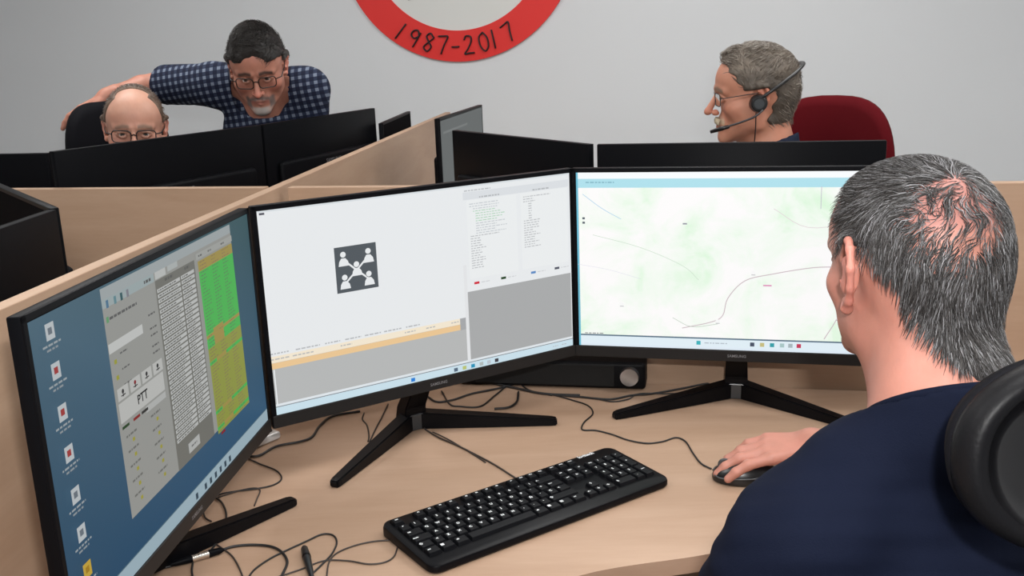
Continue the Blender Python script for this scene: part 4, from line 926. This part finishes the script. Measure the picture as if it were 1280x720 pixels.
def glasses(H, label, rim, shape='rect', w=.026, h=.017, y=.1045, r=.0013, z=-.003, lenses=True, temple_z=.004):
    t = empty('eyeglasses', W3(H.o)); tag(t, label, 'glasses'); m = mat('glasses_rim_' + rim[0], rim[1], .35, rim[2] if len(rim) > 2 else 0)
    def w2(p): return Vector(H.w(p) - H.o)
    for s_ in (-1, 1):
        P_ = rrect(w * 2, h * 2, h * .62, 5); lp = [(s_ * .0325 + x, y - .010 * (abs(s_ * .0325 + x) / .058) ** 2, z + zz) for x, zz in P_]
        bm = bmesh.new(); tube(bm, [w2(p) for p in lp], r, 8, closed=True); from_bm('rim', bm, m, t)
        bm = bmesh.new(); vs = [bm.verts.new(w2((p[0], p[1] - .0003, p[2]))) for p in lp]; bm.faces.new(vs); from_bm('lens', bm, CLEAR, t)
        bm = bmesh.new(); tube(bm, [w2(p) for p in ((s_ * (.0325 + w), y - .010, z + .006), (s_ * .073, y - .020, z + .007), (s_ * .080, .03, temple_z), (s_ * .080, -.004, temple_z + .002), (s_ * .081, -.022, -.012))], r * 1.1, 6); from_bm('temple', bm, m, t)
    bm = bmesh.new(); tube(bm, [w2(p) for p in ((-.0325 + w, y - .001, z + .003), (0, y + .001, z + .007), (.0325 - w, y - .001, z + .003))], r, 6); from_bm('bridge', bm, m, t)
    return t

# ---- the nearest man, seen from behind
A_ = math.radians(12)
HF = Frame((.3805, .905, .486), rotm(math.radians(15), math.radians(1), math.radians(0)), .865)
P = dict(neck=(.388, .825, .372), lsh=(.256, .800, .248), rsh=(.565, .850, .222), chest=(.40, .80, .13), pelvis=(.43, .66, -.17), lel=(.152, .90, -.03), lwr=(.22, 1.10, -.08), rel=(.620, 1.14, .065), rwr=(.478, 1.478, .056),
         lhip=(.34, .70, -.21), rhip=(.52, .72, -.21), lkn=(.30, 1.14, -.20), rkn=(.54, 1.16, -.20), lan=(.28, 1.22, -.64), ran=(.56, 1.24, -.64), foot=(0, 1, 0), trap=.012)
NAVY = tshirt_mat('navy_cotton', (0.0045, 0.0068, 0.0175)); JEAN = mat('dark_trousers', (0.02, 0.024, 0.035), .85, noise=(20, .15))
def hframe(wr, yd, zd, k=1.0):
    y = np.array(yd, float); y /= np.linalg.norm(y); z = np.array(zd, float); z -= y * (z @ y); z /= np.linalg.norm(z); return Frame(wr, np.stack([np.cross(y, z), y, z], 1), k)
MH1 = hframe((.485, 1.478, .054), (-1, -.03, -.03), (.0, -.22, 1), .92)
ML1 = hframe(P['lwr'], (.25, .9, -.3), (0, .3, 1))
scol = (0.46, 0.205, 0.155)
t1, hs1, J1, Rt1 = person('nearest man seen from behind, thinning grey hair, navy T-shirt, right hand on a mouse', P, HF, skin_col(HF, scol, scalp=(.36, .155, .135), red=(.55, .20, .16)), NAVY, JEAN,
    [(MH1, -1, dict(curl=(.34, .36, .42, .5), spread=.05, thumb=(.62, .27))), (ML1, 1, dict(curl=(.4, .45, .5, .5)))], extra_fine=(1,), headp=dict(full=.87, es=1.2, tilt=.5), ncut=(.004, .29), fold=.0075)
def bald1(L): return np.exp(-((L[:, 0] + .008) ** 2 / .0028 + (L[:, 1] + .084) ** 2 / .0028 + (L[:, 2] - .070) ** 2 / .0026))
def region1(x, y, z):     # negative where hair grows
    face = y - (.052 + .25 * np.clip(z - .06, 0, .1)); side = np.where(np.abs(x) > .045, y - np.where(z > .03, .018 + .4 * np.clip(z - .05, 0, .1), .008 - (z < .02) * .0), -1.0)
    nape = -(z + .090) + .5 * np.clip(x, 0, .1) + 2.2 * np.clip(np.abs(x) - .024, 0, .1) + .004 * np.sin(x * 260); earz = np.where((y > -.038) & (z < .030) & (np.abs(x) > .05), 1.0, -1.0) * .02
    behind = np.where((z < .005) & (np.abs(x) > .03), y + .030 - .25 * (z), -1.0)
    return np.maximum.reduce([face, np.maximum(side, -.03), nape, earz, np.clip(behind, -.03, .03)])
def reg_mask(reg, soft=.006): return lambda L: sm(-reg(L[:, 0], L[:, 1], L[:, 2]), -.002, soft)
def cap_sub(reg, bald):
    def f(x, y, z):
        b = np.exp(-((x + .008) ** 2 / .0028 + (y + .084) ** 2 / .0028 + (z - .070) ** 2 / .0026)); return np.maximum(reg(x, y, z), (b - .22) * .03)
    return f
hair_cap(hs1, HF, cap_sub(region1, None), .0022, lambda L: np.array([.030, .027, .027]) * (1 + .25 * wob(L, 60, 1))[:, None], t1, step=.003)
def flow1(L):
    W_ = np.array([-.002, -.066, .104]); d = L - W_; d /= np.linalg.norm(d, axis=1, keepdims=True) + 1e-6
    sw = np.cross(d, np.array([0, -.3, 1.0])) * .30; low = sm(-L[:, 2], -.07, .05)[:, None]
    top = sm(L[:, 1], -.05, .03)[:, None] * np.array([-.1, 1.0, .1]) * .8
    bz_ = bald1(L)[:, None] * 1.3; f = d * (1 - .5 * np.clip(bz_, 0, 1)) + bz_ * np.stack([wob(L, 140, 21), wob(L, 140, 22), wob(L, 140, 23)], 1) + sw * (1 - low) + low * np.array([0, .10, -1.0]) + top + .35 * np.stack([wob(L, 75, 11), wob(L, 75, 12), wob(L, 75, 13)], 1)
    sidef = sm(np.abs(L[:, 0]), .05, .075)[:, None] * sm(L[:, 2], -.06, 0)[:, None] * np.array([0, -.55, -.4]); return f + sidef
HC1 = hairlight([(.032, .029, .028), (.075, .070, .068), (.17, .17, .175), (.33, .33, .345)], [.44, .30, .20, .06])
m1 = reg_mask(region1)
strands('hair', hs1, HF, 28000, lambda L: m1(L) * (1 - .90 * np.clip(bald1(L) * 1.6, 0, 1)) * (1 - .35 * sm(L[:, 2], .08, .11)), flow1, HAIRM, t1, .024, .00034, .0052, 5, HC1, 3)
# ribbed collar following the neck opening
def collar_band(t, J, Rt, off, tilt, m, r=.0655):
    nb = J['neck']; n = np.array([0, tilt, 1.0]); o = nb - np.array(t.location) + UP; bm = bmesh.new()
    tube(bm, [o + Rt @ np.array([r * math.cos(a), r * math.sin(a), off - tilt * r * math.sin(a)]) for a in np.linspace(0, 2 * math.pi, 49)[:-1]], .0048, 8, closed=True)
    from_bm('collar', bm, m, t)
collar_band(t1, J1, Rt1, .003, .29, NAVY)

# ---- man bending over in a checked shirt
CK = bpy.data.materials.new('checked_cotton'); CK.use_nodes = True; nt = CK.node_tree; b = nt.nodes['Principled BSDF']; b.inputs['Roughness'].default_value = .85; b.inputs['Specular IOR Level'].default_value = .2
tc = nt.nodes.new('ShaderNodeTexCoord'); sp = nt.nodes.new('ShaderNodeSeparateXYZ'); mpn = nt.nodes.new('ShaderNodeMapping'); mpn.inputs['Rotation'].default_value = (0, .12, 0); nt.links.new(tc.outputs['Object'], mpn.inputs[0]); nt.links.new(mpn.outputs[0], sp.inputs[0])
def stripe(sock, per):
    m_ = nt.nodes.new('ShaderNodeMath'); m_.operation = 'MULTIPLY'; m_.inputs[1].default_value = 1 / per; nt.links.new(sock, m_.inputs[0])
    f_ = nt.nodes.new('ShaderNodeMath'); f_.operation = 'FRACT'; nt.links.new(m_.outputs[0], f_.inputs[0]); g_ = nt.nodes.new('ShaderNodeMath'); g_.operation = 'GREATER_THAN'; g_.inputs[1].default_value = .56; nt.links.new(f_.outputs[0], g_.inputs[0]); return g_.outputs[0]
sx_, sz_ = stripe(sp.outputs[0], .023), stripe(sp.outputs[2], .023); ad = nt.nodes.new('ShaderNodeMath'); ad.operation = 'ADD'; nt.links.new(sx_, ad.inputs[0]); nt.links.new(sz_, ad.inputs[1])
dv = nt.nodes.new('ShaderNodeMath'); dv.operation = 'DIVIDE'; dv.inputs[1].default_value = 2; nt.links.new(ad.outputs[0], dv.inputs[0]); cr = nt.nodes.new('ShaderNodeValToRGB'); cr.color_ramp.interpolation = 'CONSTANT'; e = cr.color_ramp.elements
e[0].position = 0; e[0].color = (.008, .011, .028, 1); e[1].position = .8; e[1].color = (.15, .18, .24, 1); x_ = e.new(.4); x_.color = (.022, .030, .060, 1); nt.links.new(dv.outputs[0], cr.inputs[0]); nt.links.new(cr.outputs[0], b.inputs['Base Color'])
YS = 3.12
def A(u, v, y): return aty(u, v, y)
hc = A(322, 82, YS); HB = Frame(hc, rotm(math.radians(180 + 8), math.radians(27), math.radians(2)), 1.04)
# facing the camera his right side is on our left
P = dict(neck=A(330, 112, 3.24), lsh=A(384, 112, 3.26), rsh=A(268, 106, 3.26), chest=A(338, 170, 3.31), pelvis=A(345, 300, 3.60), rel=A(196, 106, 3.40), rwr=A(134, 120, 3.31), lel=A(386, 212, 3.33), lwr=A(372, 285, 3.27))
pe = P['pelvis']; P.update(rhip=pe + (-.09, .03, -.03), lhip=pe + (.09, .03, -.03), rkn=(pe[0] - .11, pe[1] - .02, -.26), lkn=(pe[0] + .11, pe[1] - .02, -.26), ran=(pe[0] - .12, pe[1] + .08, -.66), lan=(pe[0] + .12, pe[1] + .08, -.66), foot=(.1, -1, 0))
beardB = [((.40, .38, .36), lambda ax, y, z: np.exp(-(ax / .030) ** 4) * sm(-z, .083, .092) * (y > .04)), ((.10, .085, .08), lambda ax, y, z: np.exp(-((z + .056 + ax * .25) / .0065) ** 2) * (ax < .030) * (y > .085)),
          ((.16, .13, .12), lambda ax, y, z: (sm(ax, .024, .029) * (1 - sm(ax, .038, .045)) * sm(-z, .056, .064) * (1 - sm(-z, .09, .1)) * (y > .055)))]
HR_ = hframe(P['rwr'], (-.75, -.10, -.30), (-.3, -.1, 1), 1.0); HL_ = hframe(P['lwr'], (-.1, -.8, -.5), (0, -.4, 1))
t2, hs2, J2, Rt2 = person('man in a blue checked shirt bending over with one arm on the black chair back', P, HB, skin_col(HB, (.46, .205, .145), beard=beardB, brow=(.03, .022, .02), red=(.58, .19, .14)), CK, mat('grey_trousers', (.08, .08, .09), .85),
    [(HR_, -1, dict(curl=(.35, .35, .4, .45))), (HL_, 1, dict(curl=(.4, .4, .4, .4)))], fine=.0022, sleeve=.86, sleeve_e=.017, ncut=(.0, .75), nrad=.105, shirt_name='checked_shirt')
def region2(x, y, z):
    face = y - (.060 - .35 * np.clip(.085 - z, 0, .1)) - .0; side = np.where(z < .045, y - .022 + .0 * z, -.03); earz = np.where((y > -.030) & (z < .020) & (np.abs(x) > .05), .02, -.03); nape = -(z + .075)
    fringe = np.where(z > .050, y - .110, face); return np.maximum.reduce([np.where(z > .052, np.minimum(face, y - .085 - 0 * z), face), side, earz, nape])
hair_cap(hs2, HB, region2, .006, lambda L: np.array([.012, .010, .009]) * (1 + .3 * wob(L, 60, 1))[:, None] + np.array([.16, .15, .145]) * (sm(-L[:, 2], -.045, .0) * .6)[:, None], t2, step=.003, top=((0, .010, .078), (.056, .072, .050)), amp=.002)
m2 = reg_mask(region2)
def flow2(L): return np.array([.5, .55, .25]) * 1.0 + .6 * np.stack([wob(L, 50, 1), wob(L, 50, 2), wob(L, 50, 3)], 1) + sm(-L[:, 2], -.05, .02)[:, None] * np.array([-.5, -1.2, -1.1])
s2_ = SD(); s2_.ops = list(hs2.ops); s2_.ell((0, .010, .078), (.056, .072, .050), .012, HB)
strands('hair', s2_, HB, 3600, m2, flow2, HAIRM, t2, .026, .0007, .010, 5, hairlight([(.010, .008, .007), (.025, .019, .016), (.06, .05, .045)], [.6, .35, .05]), 5)
glasses(HB, 'brown-black glasses worn by the man in the checked shirt', ('brown_black', (.018, .010, .008)), w=.0245, h=.0165, r=.0016)

# ---- bald man with glasses, only the upper face over the monitors
hc = A(169, 160, 2.86); HC = Frame(hc, rotm(math.radians(180 + 17), math.radians(8), math.radians(-3)), 1.0)
nk = hc + (-.01, .055, -.135); P = dict(neck=nk, lsh=nk + (.185, .02, -.11), rsh=nk + (-.185, .0, -.11), chest=nk + (0, .03, -.22), pelvis=nk + (-.02, .10, -.55)); pe = P['pelvis']
P.update(lel=nk + (.24, .06, -.37), rel=nk + (-.27, -.08, -.37), lwr=nk + (.08, -.14, -.36), rwr=nk + (-.15, -.28, -.36), lhip=pe + (.09, -.02, -.03), rhip=pe + (-.09, -.02, -.03))
P['lwr'][2] = max(P['lwr'][2], .045); P['rwr'][2] = max(P['rwr'][2], .045)
P.update(lkn=(pe[0] + .12, pe[1] - .42, -.20), rkn=(pe[0] - .12, pe[1] - .42, -.20), lan=(pe[0] + .12, pe[1] - .46, -.65), ran=(pe[0] - .12, pe[1] - .46, -.65), foot=(0, -1, 0))
t3, hs3, J3, Rt3 = person('seated balding man with dark-rimmed glasses, face half hidden behind a monitor', P, HC, skin_col(HC, (.55, .28, .20), scalp=(.60, .33, .24), brow=(.25, .16, .12)), NAVY, JEAN,
    [(hframe(P['rwr'], (.15, -.9, -.1), (0, 0, 1)), -1, dict(curl=(.3,) * 4)), (hframe(P['lwr'], (-.15, -.9, -.1), (0, 0, 1)), 1, dict(curl=(.3,) * 4))], fine=.0022)
def region3(x, y, z):
    bald = np.where(z > .035, np.where(y > .012, .040, -.01) + .012 * np.clip((.10 - z) / .06, 0, 1) - np.abs(x) + .004 * np.sin(z * 300 + x * 90) - .25 * np.clip(-y - .02, 0, .1), -.03) ; bald = np.where(y < -.075, -.03, bald)
    return np.maximum.reduce([y - .040 + .5 * np.clip(.05 - z, 0, .1), bald, np.where((y > -.03) & (z < .020), .02, -.03), -(z + .07)])
hair_cap(hs3, HC, region3, .0035, lambda L: np.array([.13, .085, .06]) * (1 + .3 * wob(L, 60, 1))[:, None], t3, step=.003)
strands('hair', hs3, HC, 2200, reg_mask(region3), lambda L: np.array([0, -1.0, -.5]) + .3 * np.stack([wob(L, 60, 1), wob(L, 60, 2), wob(L, 60, 3)], 1), HAIRM, t3, .018, .0006, .0075, 5, hairlight([(.10, .06, .04), (.17, .12, .09), (.3, .27, .25)], [.5, .3, .2]), 6)
glasses(HC, 'dark-rimmed rectangular glasses worn by the balding seated man', ('dark', (.012, .010, .010)), w=.0255, h=.0165, r=.0016)

# ---- man with the headset, in profile
hc = A(943, 117, 2.60); HD = Frame(hc, rotm(math.radians(82), math.radians(4), math.radians(-3)), 1.03)
nk = hc + (.050, .005, -.145); P = dict(neck=nk, lsh=nk + (-.01, -.17, -.10), rsh=nk + (.03, .18, -.10), chest=nk + (.02, .0, -.20), pelvis=nk + (.10, .02, -.56)); pe = P['pelvis']
P['lsh'] = nk + (-.085, -.135, -.078); P['rsh'] = nk + (.08, .135, -.075)
P.update(lel=nk + (-.16, -.22, -.36), rel=nk + (.02, .20, -.38), lwr=nk + (-.36, -.12, -.40), rwr=nk + (-.24, .14, -.40), lhip=pe + (-.02, -.09, -.03), rhip=pe + (.0, .09, -.03))
P.update(lkn=(pe[0] - .40, pe[1] - .04, -.20), rkn=(pe[0] - .38, pe[1] + .18, -.20), lan=(pe[0] - .42, pe[1] - .02, -.65), ran=(pe[0] - .40, pe[1] + .20, -.65), foot=(-1, 0, 0))
for q in ('lwr', 'rwr'): P[q][2] = max(P[q][2], .05)
beardD = [((.50, .40, .28), lambda ax, y, z: np.exp(-((z + .053 + ax * .3) / .008) ** 2) * (ax < .032) * (y > .08))]
t4, hs4, J4, Rt4 = person('man in profile with grey-brown hair and pale moustache sitting in the red chair', P, HD, skin_col(HD, (.55, .25, .165), beard=beardD, brow=(.2, .14, .1), red=(.60, .20, .13)), tshirt_mat('dark_polo', (.018, .024, .045)), JEAN,
    [(hframe(P['rwr'], (-.9, -.1, -.1), (0, 0, 1)), -1, dict(curl=(.4,) * 4)), (hframe(P['lwr'], (-.9, .1, -.1), (0, 0, 1)), 1, dict(curl=(.4,) * 4))], fine=.0022, headp=dict(nose=1.6), shirt_name='polo_shirt')
def region4(x, y, z):
    w = .004 * np.sin(z * 210 + y * 60); return np.maximum.reduce([y + w - (.076 - .62 * np.clip(.088 - z, 0, .14)), np.clip(np.minimum(y + .024, .020 - z) + w, -.03, .02), np.where(z < .01, y + .036 + .35 * (z + .03) + w, -.03), -(z + .076) + .25 * np.clip(-y - .07, 0, .1)])
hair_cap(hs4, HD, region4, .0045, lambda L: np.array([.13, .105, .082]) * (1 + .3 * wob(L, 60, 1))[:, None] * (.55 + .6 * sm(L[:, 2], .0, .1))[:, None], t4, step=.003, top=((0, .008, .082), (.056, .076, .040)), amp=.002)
s4 = SD(); s4.ops = list(hs4.ops); s4.ell((0, .008, .082), (.056, .076, .040), .012, HD)
strands('hair', s4, HD, 3600, reg_mask(region4), lambda L: np.array([0, -.5, 0.3]) + sm(L[:, 1], -.0, .06)[:, None] * np.array([0, 1.3, .4]) + sm(-L[:, 2], -.05, .02)[:, None] * np.array([0, -.3, -1.3]) + .4 * np.stack([wob(L, 50, 1), wob(L, 50, 2), wob(L, 50, 3)], 1), HAIRM, t4, .022, .0007, .008, 5,
        hairlight([(.10, .075, .055), (.19, .16, .13), (.40, .36, .31)], [.45, .38, .17]), 7)
r_ = np.random.RandomState(3)
bm = bmesh.new()
for k in range(260):
    x = r_.uniform(-.026, .026); p0 = np.array([x, .090 + .009 * (1 - (x / .026) ** 2), -.049 - abs(x) * .2]); p1 = p0 + (x * .15 + r_.randn() * .001, .004, -.007); p2 = p1 + (x * .1 + r_.randn() * .001, .0005, -.007)
    tube(bm, [HD.w(p) - np.array(t4.location) + UP for p in (p0, p1, p2)], [.0006, .0006, .0002], 4)
from_bm('moustache', bm, mat('moustache_blond', (.50, .42, .30), .6), t4)
glasses(HD, 'thin dark-rimmed glasses worn by the man with the headset', ('thin_dark', (.03, .03, .032)), w=.024, h=.0155, r=.0011, temple_z=.008, y=.099)
hd = empty('headset', W3(HD.o)); tag(hd, 'black headset with microphone boom on the man in profile', 'headset')
HSM = mat('headset_black', (.008, .008, .009), .35); HSG = mat('headset_grey', (.035, .04, .045), .4)
def hw(p): return Vector(HD.w(p) - HD.o)
for s_ in (-1, 1):
    q = hw((s_ * .094, .0, -.014)); ax_ = HD.R @ np.array([s_ * 1.0, 0, 0]); bm = bmesh.new(); cyl(bm, q, ax_, .024, .020, 28, r2=.020); bmesh.ops.bevel(bm, geom=[e for e in bm.edges if e.calc_face_angle(0) > 1], offset=.003, segments=3, affect='EDGES'); cup = from_bm('ear_cup', bm, HSM, hd, True)
    bm = bmesh.new(); cyl(bm, q + Vector(ax_) * .0105, ax_, .0125, .003, 24); from_bm('cup_disc', bm, HSG, cup)
bm = bmesh.new()
arc = [(.097 * math.copysign(abs(math.cos(a)) ** .8, math.cos(a)), -.004 - .116 * math.sin(a), -.002 + .066 * math.sin(a)) for a in np.linspace(0, math.pi, 25)]
tube(bm, [hw(p) for p in arc], .0068, 10, flat=.6); from_bm('headband', bm, HSM, hd)
bm = bmesh.new(); tube(bm, [hw(p) for p in catmull([(-.104, -.008, -.030), (-.103, .012, -.044), (-.098, .045, -.055), (-.088, .085, -.066), (-.075, .110, -.074)], 5)], .0026, 8); bo = from_bm('microphone_boom', bm, mat('boom_grey', (.05, .05, .055), .3), hd)
bm = bmesh.new(); tube(bm, [hw(p) for p in ((-.092, .074, -.064), (-.084, .095, -.069), (-.072, .118, -.076))], [.0045, .006, .0045], 10); from_bm('microphone', bm, HSM, bo)
bm = bmesh.new(); tube(bm, [hw(p) for p in catmull([(-.098, .008, -.035), (-.094, .012, -.09), (-.085, .02, -.14), (-.10, .04, -.20)], 6)], .0013, 6); from_bm('wire', bm, HSM, hd)

# ------------------------------------------------------------------ chairs
def chair_base(t, seat_z=.46, mcol=None, sm_=None):
    bm = bmesh.new(); bx(bm, -.24, .24, -.23, .24, seat_z - .07, seat_z, .03, 4); from_bm('seat', bm, sm_, t, True)
    bm = bmesh.new(); cyl(bm, (0, 0, .235), (0, 0, 1), .028, .33, 20); from_bm('gas_lift', bm, STAND, t, True)
    for k in range(5):
        a = 2 * math.pi * k / 5 + .3; bm = bmesh.new(); tube(bm, [(0, 0, .10), (.15 * math.cos(a), .15 * math.sin(a), .09), (.29 * math.cos(a), .29 * math.sin(a), .07)], [.028, .022, .016], 10); lg = from_bm('leg', bm, STAND, t, True)
        bm = bmesh.new(); cyl(bm, (.29 * math.cos(a), .29 * math.sin(a), .028), (-math.sin(a), math.cos(a), 0), .028, .035, 18); from_bm('castor', bm, STAND, lg, True)
def soft_back(name, t, w, h, y, z0, m, thick=.05, top_r=.10, curve=.04, low=.8, e=.55):
    """upholstered back: rounded outline w x h, slightly curved about the sitter"""
    n = 28; out = []
    for k in range(n * 2):
        a = 2 * math.pi * k / (n * 2); c, s_ = math.cos(a), math.sin(a); x = math.copysign(abs(c) ** e, c) * w / 2; z = math.copysign(abs(s_) ** e, s_) * h / 2; x *= (low + (1 - low) * (z / h + .5)); out.append((x, z))
    bm = bmesh.new(); rings = []
    for f, d in ((.0, -.5), (.6, -.5), (.9, -.42), (1.0, -.2), (1.0, .2), (.9, .42), (.6, .5), (.0, .5)):
        if f == 0: rings.append([bm.verts.new((0, y + d * thick - curve * 0, z0 + h / 2))])
        else: rings.append([bm.verts.new((x * f, y + d * thick - curve * (x * f / (w / 2)) ** 2, z0 + h / 2 + z * f)) for x, z in out])
    N = len(out)
    for A_, B_ in zip(rings[:-1], rings[1:]):
        for k in range(N):
            a = A_[k % len(A_)]; b = A_[(k + 1) % N % len(A_)]; c = B_[(k + 1) % N % len(B_)]; d = B_[k % len(B_)]
            vs = [a] + ([b] if b is not a else []) + ([c] if c is not d else []) + [d]; bm.faces.new(vs)
    bmesh.ops.recalc_face_normals(bm, faces=bm.faces[:]); o = from_bm(name, bm, m, t); o.data.shade_smooth(); return o
FR = mat('red_upholstery', (.085, .004, .007), .9, spec=.08, bump=(500, .3, .001)); FB = mat('black_upholstery', (.005, .005, .007), .8, spec=.1, bump=(500, .3, .001))
# red chair: sitter faces -x
c = A(1048, 175, 2.92); t = empty('office_chair', (c[0] - .75 * .25, c[1] - .66 * .25, 0), math.radians(131)); tag(t, 'red upholstered office chair behind the man with the headset', 'chair')
chair_base(t, .44, None, FR); soft_back('backrest', t, .48, .60, -.22 + .0, .665, FR, .055, curve=-.07, low=.82, e=.72)
bm = bmesh.new(); bx(bm, -.03, .03, -.27, -.24, .40, .85, .008); from_bm('back_support', bm, STAND, t)
RCH = t
# black chair behind the balding man
c = A(139, 160, 3.28); t = empty('office_chair', (c[0] + .10, c[1] - .10, 0), math.radians(225)); tag(t, 'black office chair of the balding man, a hand resting on its back', 'chair')
chair_base(t, .46, None, FB); soft_back('backrest', t, .36, .62, -.14, c[2] + DESK + .088 - .62, FB, .07, curve=-.05, low=.9)
bm = bmesh.new(); bx(bm, -.03, .03, -.21, -.18, .40, .85, .008); from_bm('back_support', bm, STAND, t)
BCH = t
# nearest chair with the glossy headrest
t = empty('office_chair', (.47, .62, 0), math.radians(0)); tag(t, 'black office chair in the right foreground with a glossy moulded headrest', 'chair')
chair_base(t, .45, None, FB)
GLB = mat('headrest_gloss', (.006, .006, .007), .18, spec=.45, coat=.2); GLR = mat('headrest_rim', (.005, .005, .006), .45, spec=.15, bump=(300, .3, .0008))
hp = aty(1396, 562, .655); HY = math.radians(8)
def hr_ring(w, h, y, e=.90, n=64):
    o = []
    for k in range(n):
        a = 2 * math.pi * k / n; c_, s_ = math.cos(a), math.sin(a); o.append((math.copysign(abs(c_) ** e, c_) * w, y + .012 * (c_ * w / .13) ** 2, math.copysign(abs(s_) ** e, s_) * h))
    return o
HM = Matrix.Translation(Vector(hp) + Vector((0, 0, DESK)) - t.location) @ Matrix.Rotation(HY, 4, 'Z') @ Matrix.Rotation(math.radians(-8), 4, 'X')
hrw, hrh = .118, .076
secs = [(hrw * .0 + .001, .001, .045), (hrw * .6, hrh * .6, .043), (hrw * .92, hrh * .92, .034), (hrw, hrh, .016), (hrw, hrh, .006)]
def loft(name, secs, m, parent, e=.90, close=(True, True)):
    bm = bmesh.new(); rr = [[bm.verts.new(HM @ Vector(p)) for p in hr_ring(w, h, y, e)] for w, h, y in secs]; N = len(rr[0])
    for A_, B_ in zip(rr[:-1], rr[1:]):
        for k in range(N): bm.faces.new([A_[k], A_[(k + 1) % N], B_[(k + 1) % N], B_[k]])
    if close[0]: bm.faces.new(rr[0][::-1])
    if close[1]: bm.faces.new(rr[-1])
    bmesh.ops.recalc_face_normals(bm, faces=bm.faces[:]); o = from_bm(name, bm, m, parent); o.data.shade_smooth(); return o
hr = loft('headrest', secs, FB, t)
loft('moulded_rim', [(hrw * 1.0, hrh * 1.0, .010), (hrw * 1.03, hrh * 1.04, .002), (hrw * 1.025, hrh * 1.035, -.008), (hrw * .99, hrh * .98, -.015), (hrw * .94, hrh * .92, -.017), (hrw * .885, hrh * .86, -.013)], GLR, hr, close=(True, False))
loft('glossy_dish', [(hrw * .89, hrh * .865, -.0135), (hrw * .84, hrh * .78, -.006), (hrw * .74, hrh * .64, .001), (hrw * .45, hrh * .36, .005), (.002, .001, .006)], GLB, hr, close=(False, True))
q0 = HM @ Vector((0, 0, -.02)); bm = bmesh.new(); tube(bm, catmull([q0, q0 + Vector((.0, -.045, -.06)), q0 + Vector((.0, -.05, -.16)), q0 + Vector((-.01, -.05, -.26))], 6), .014, 12, flat=1.0); from_bm('headrest_stem', bm, GLR, t, True)
bk = soft_back('backrest', t, .44, .50, 0, 0, FB, .05, curve=-.05, low=.9); bk.location = (q0.x + .02, q0.y - .05, q0.z - .26 - .46); bk.rotation_euler = (math.radians(-6), 0, HY)
bm = bmesh.new(); bx(bm, -.03, .03, -.03, .0, .38, .80, .008, M=Matrix.Translation((q0.x + .02, q0.y - .07, 0))); from_bm('back_support', bm, STAND, t)
for sx in (-1, 1):
    bm = bmesh.new(); bx(bm, sx * .27 - .022, sx * .27 + .022, -.12, .14, .635, .66, .010, 3); bx(bm, sx * .27 - .012, sx * .27 + .012, -.02, .02, .40, .64, .004); from_bm('armrest', bm, STAND, t, True)
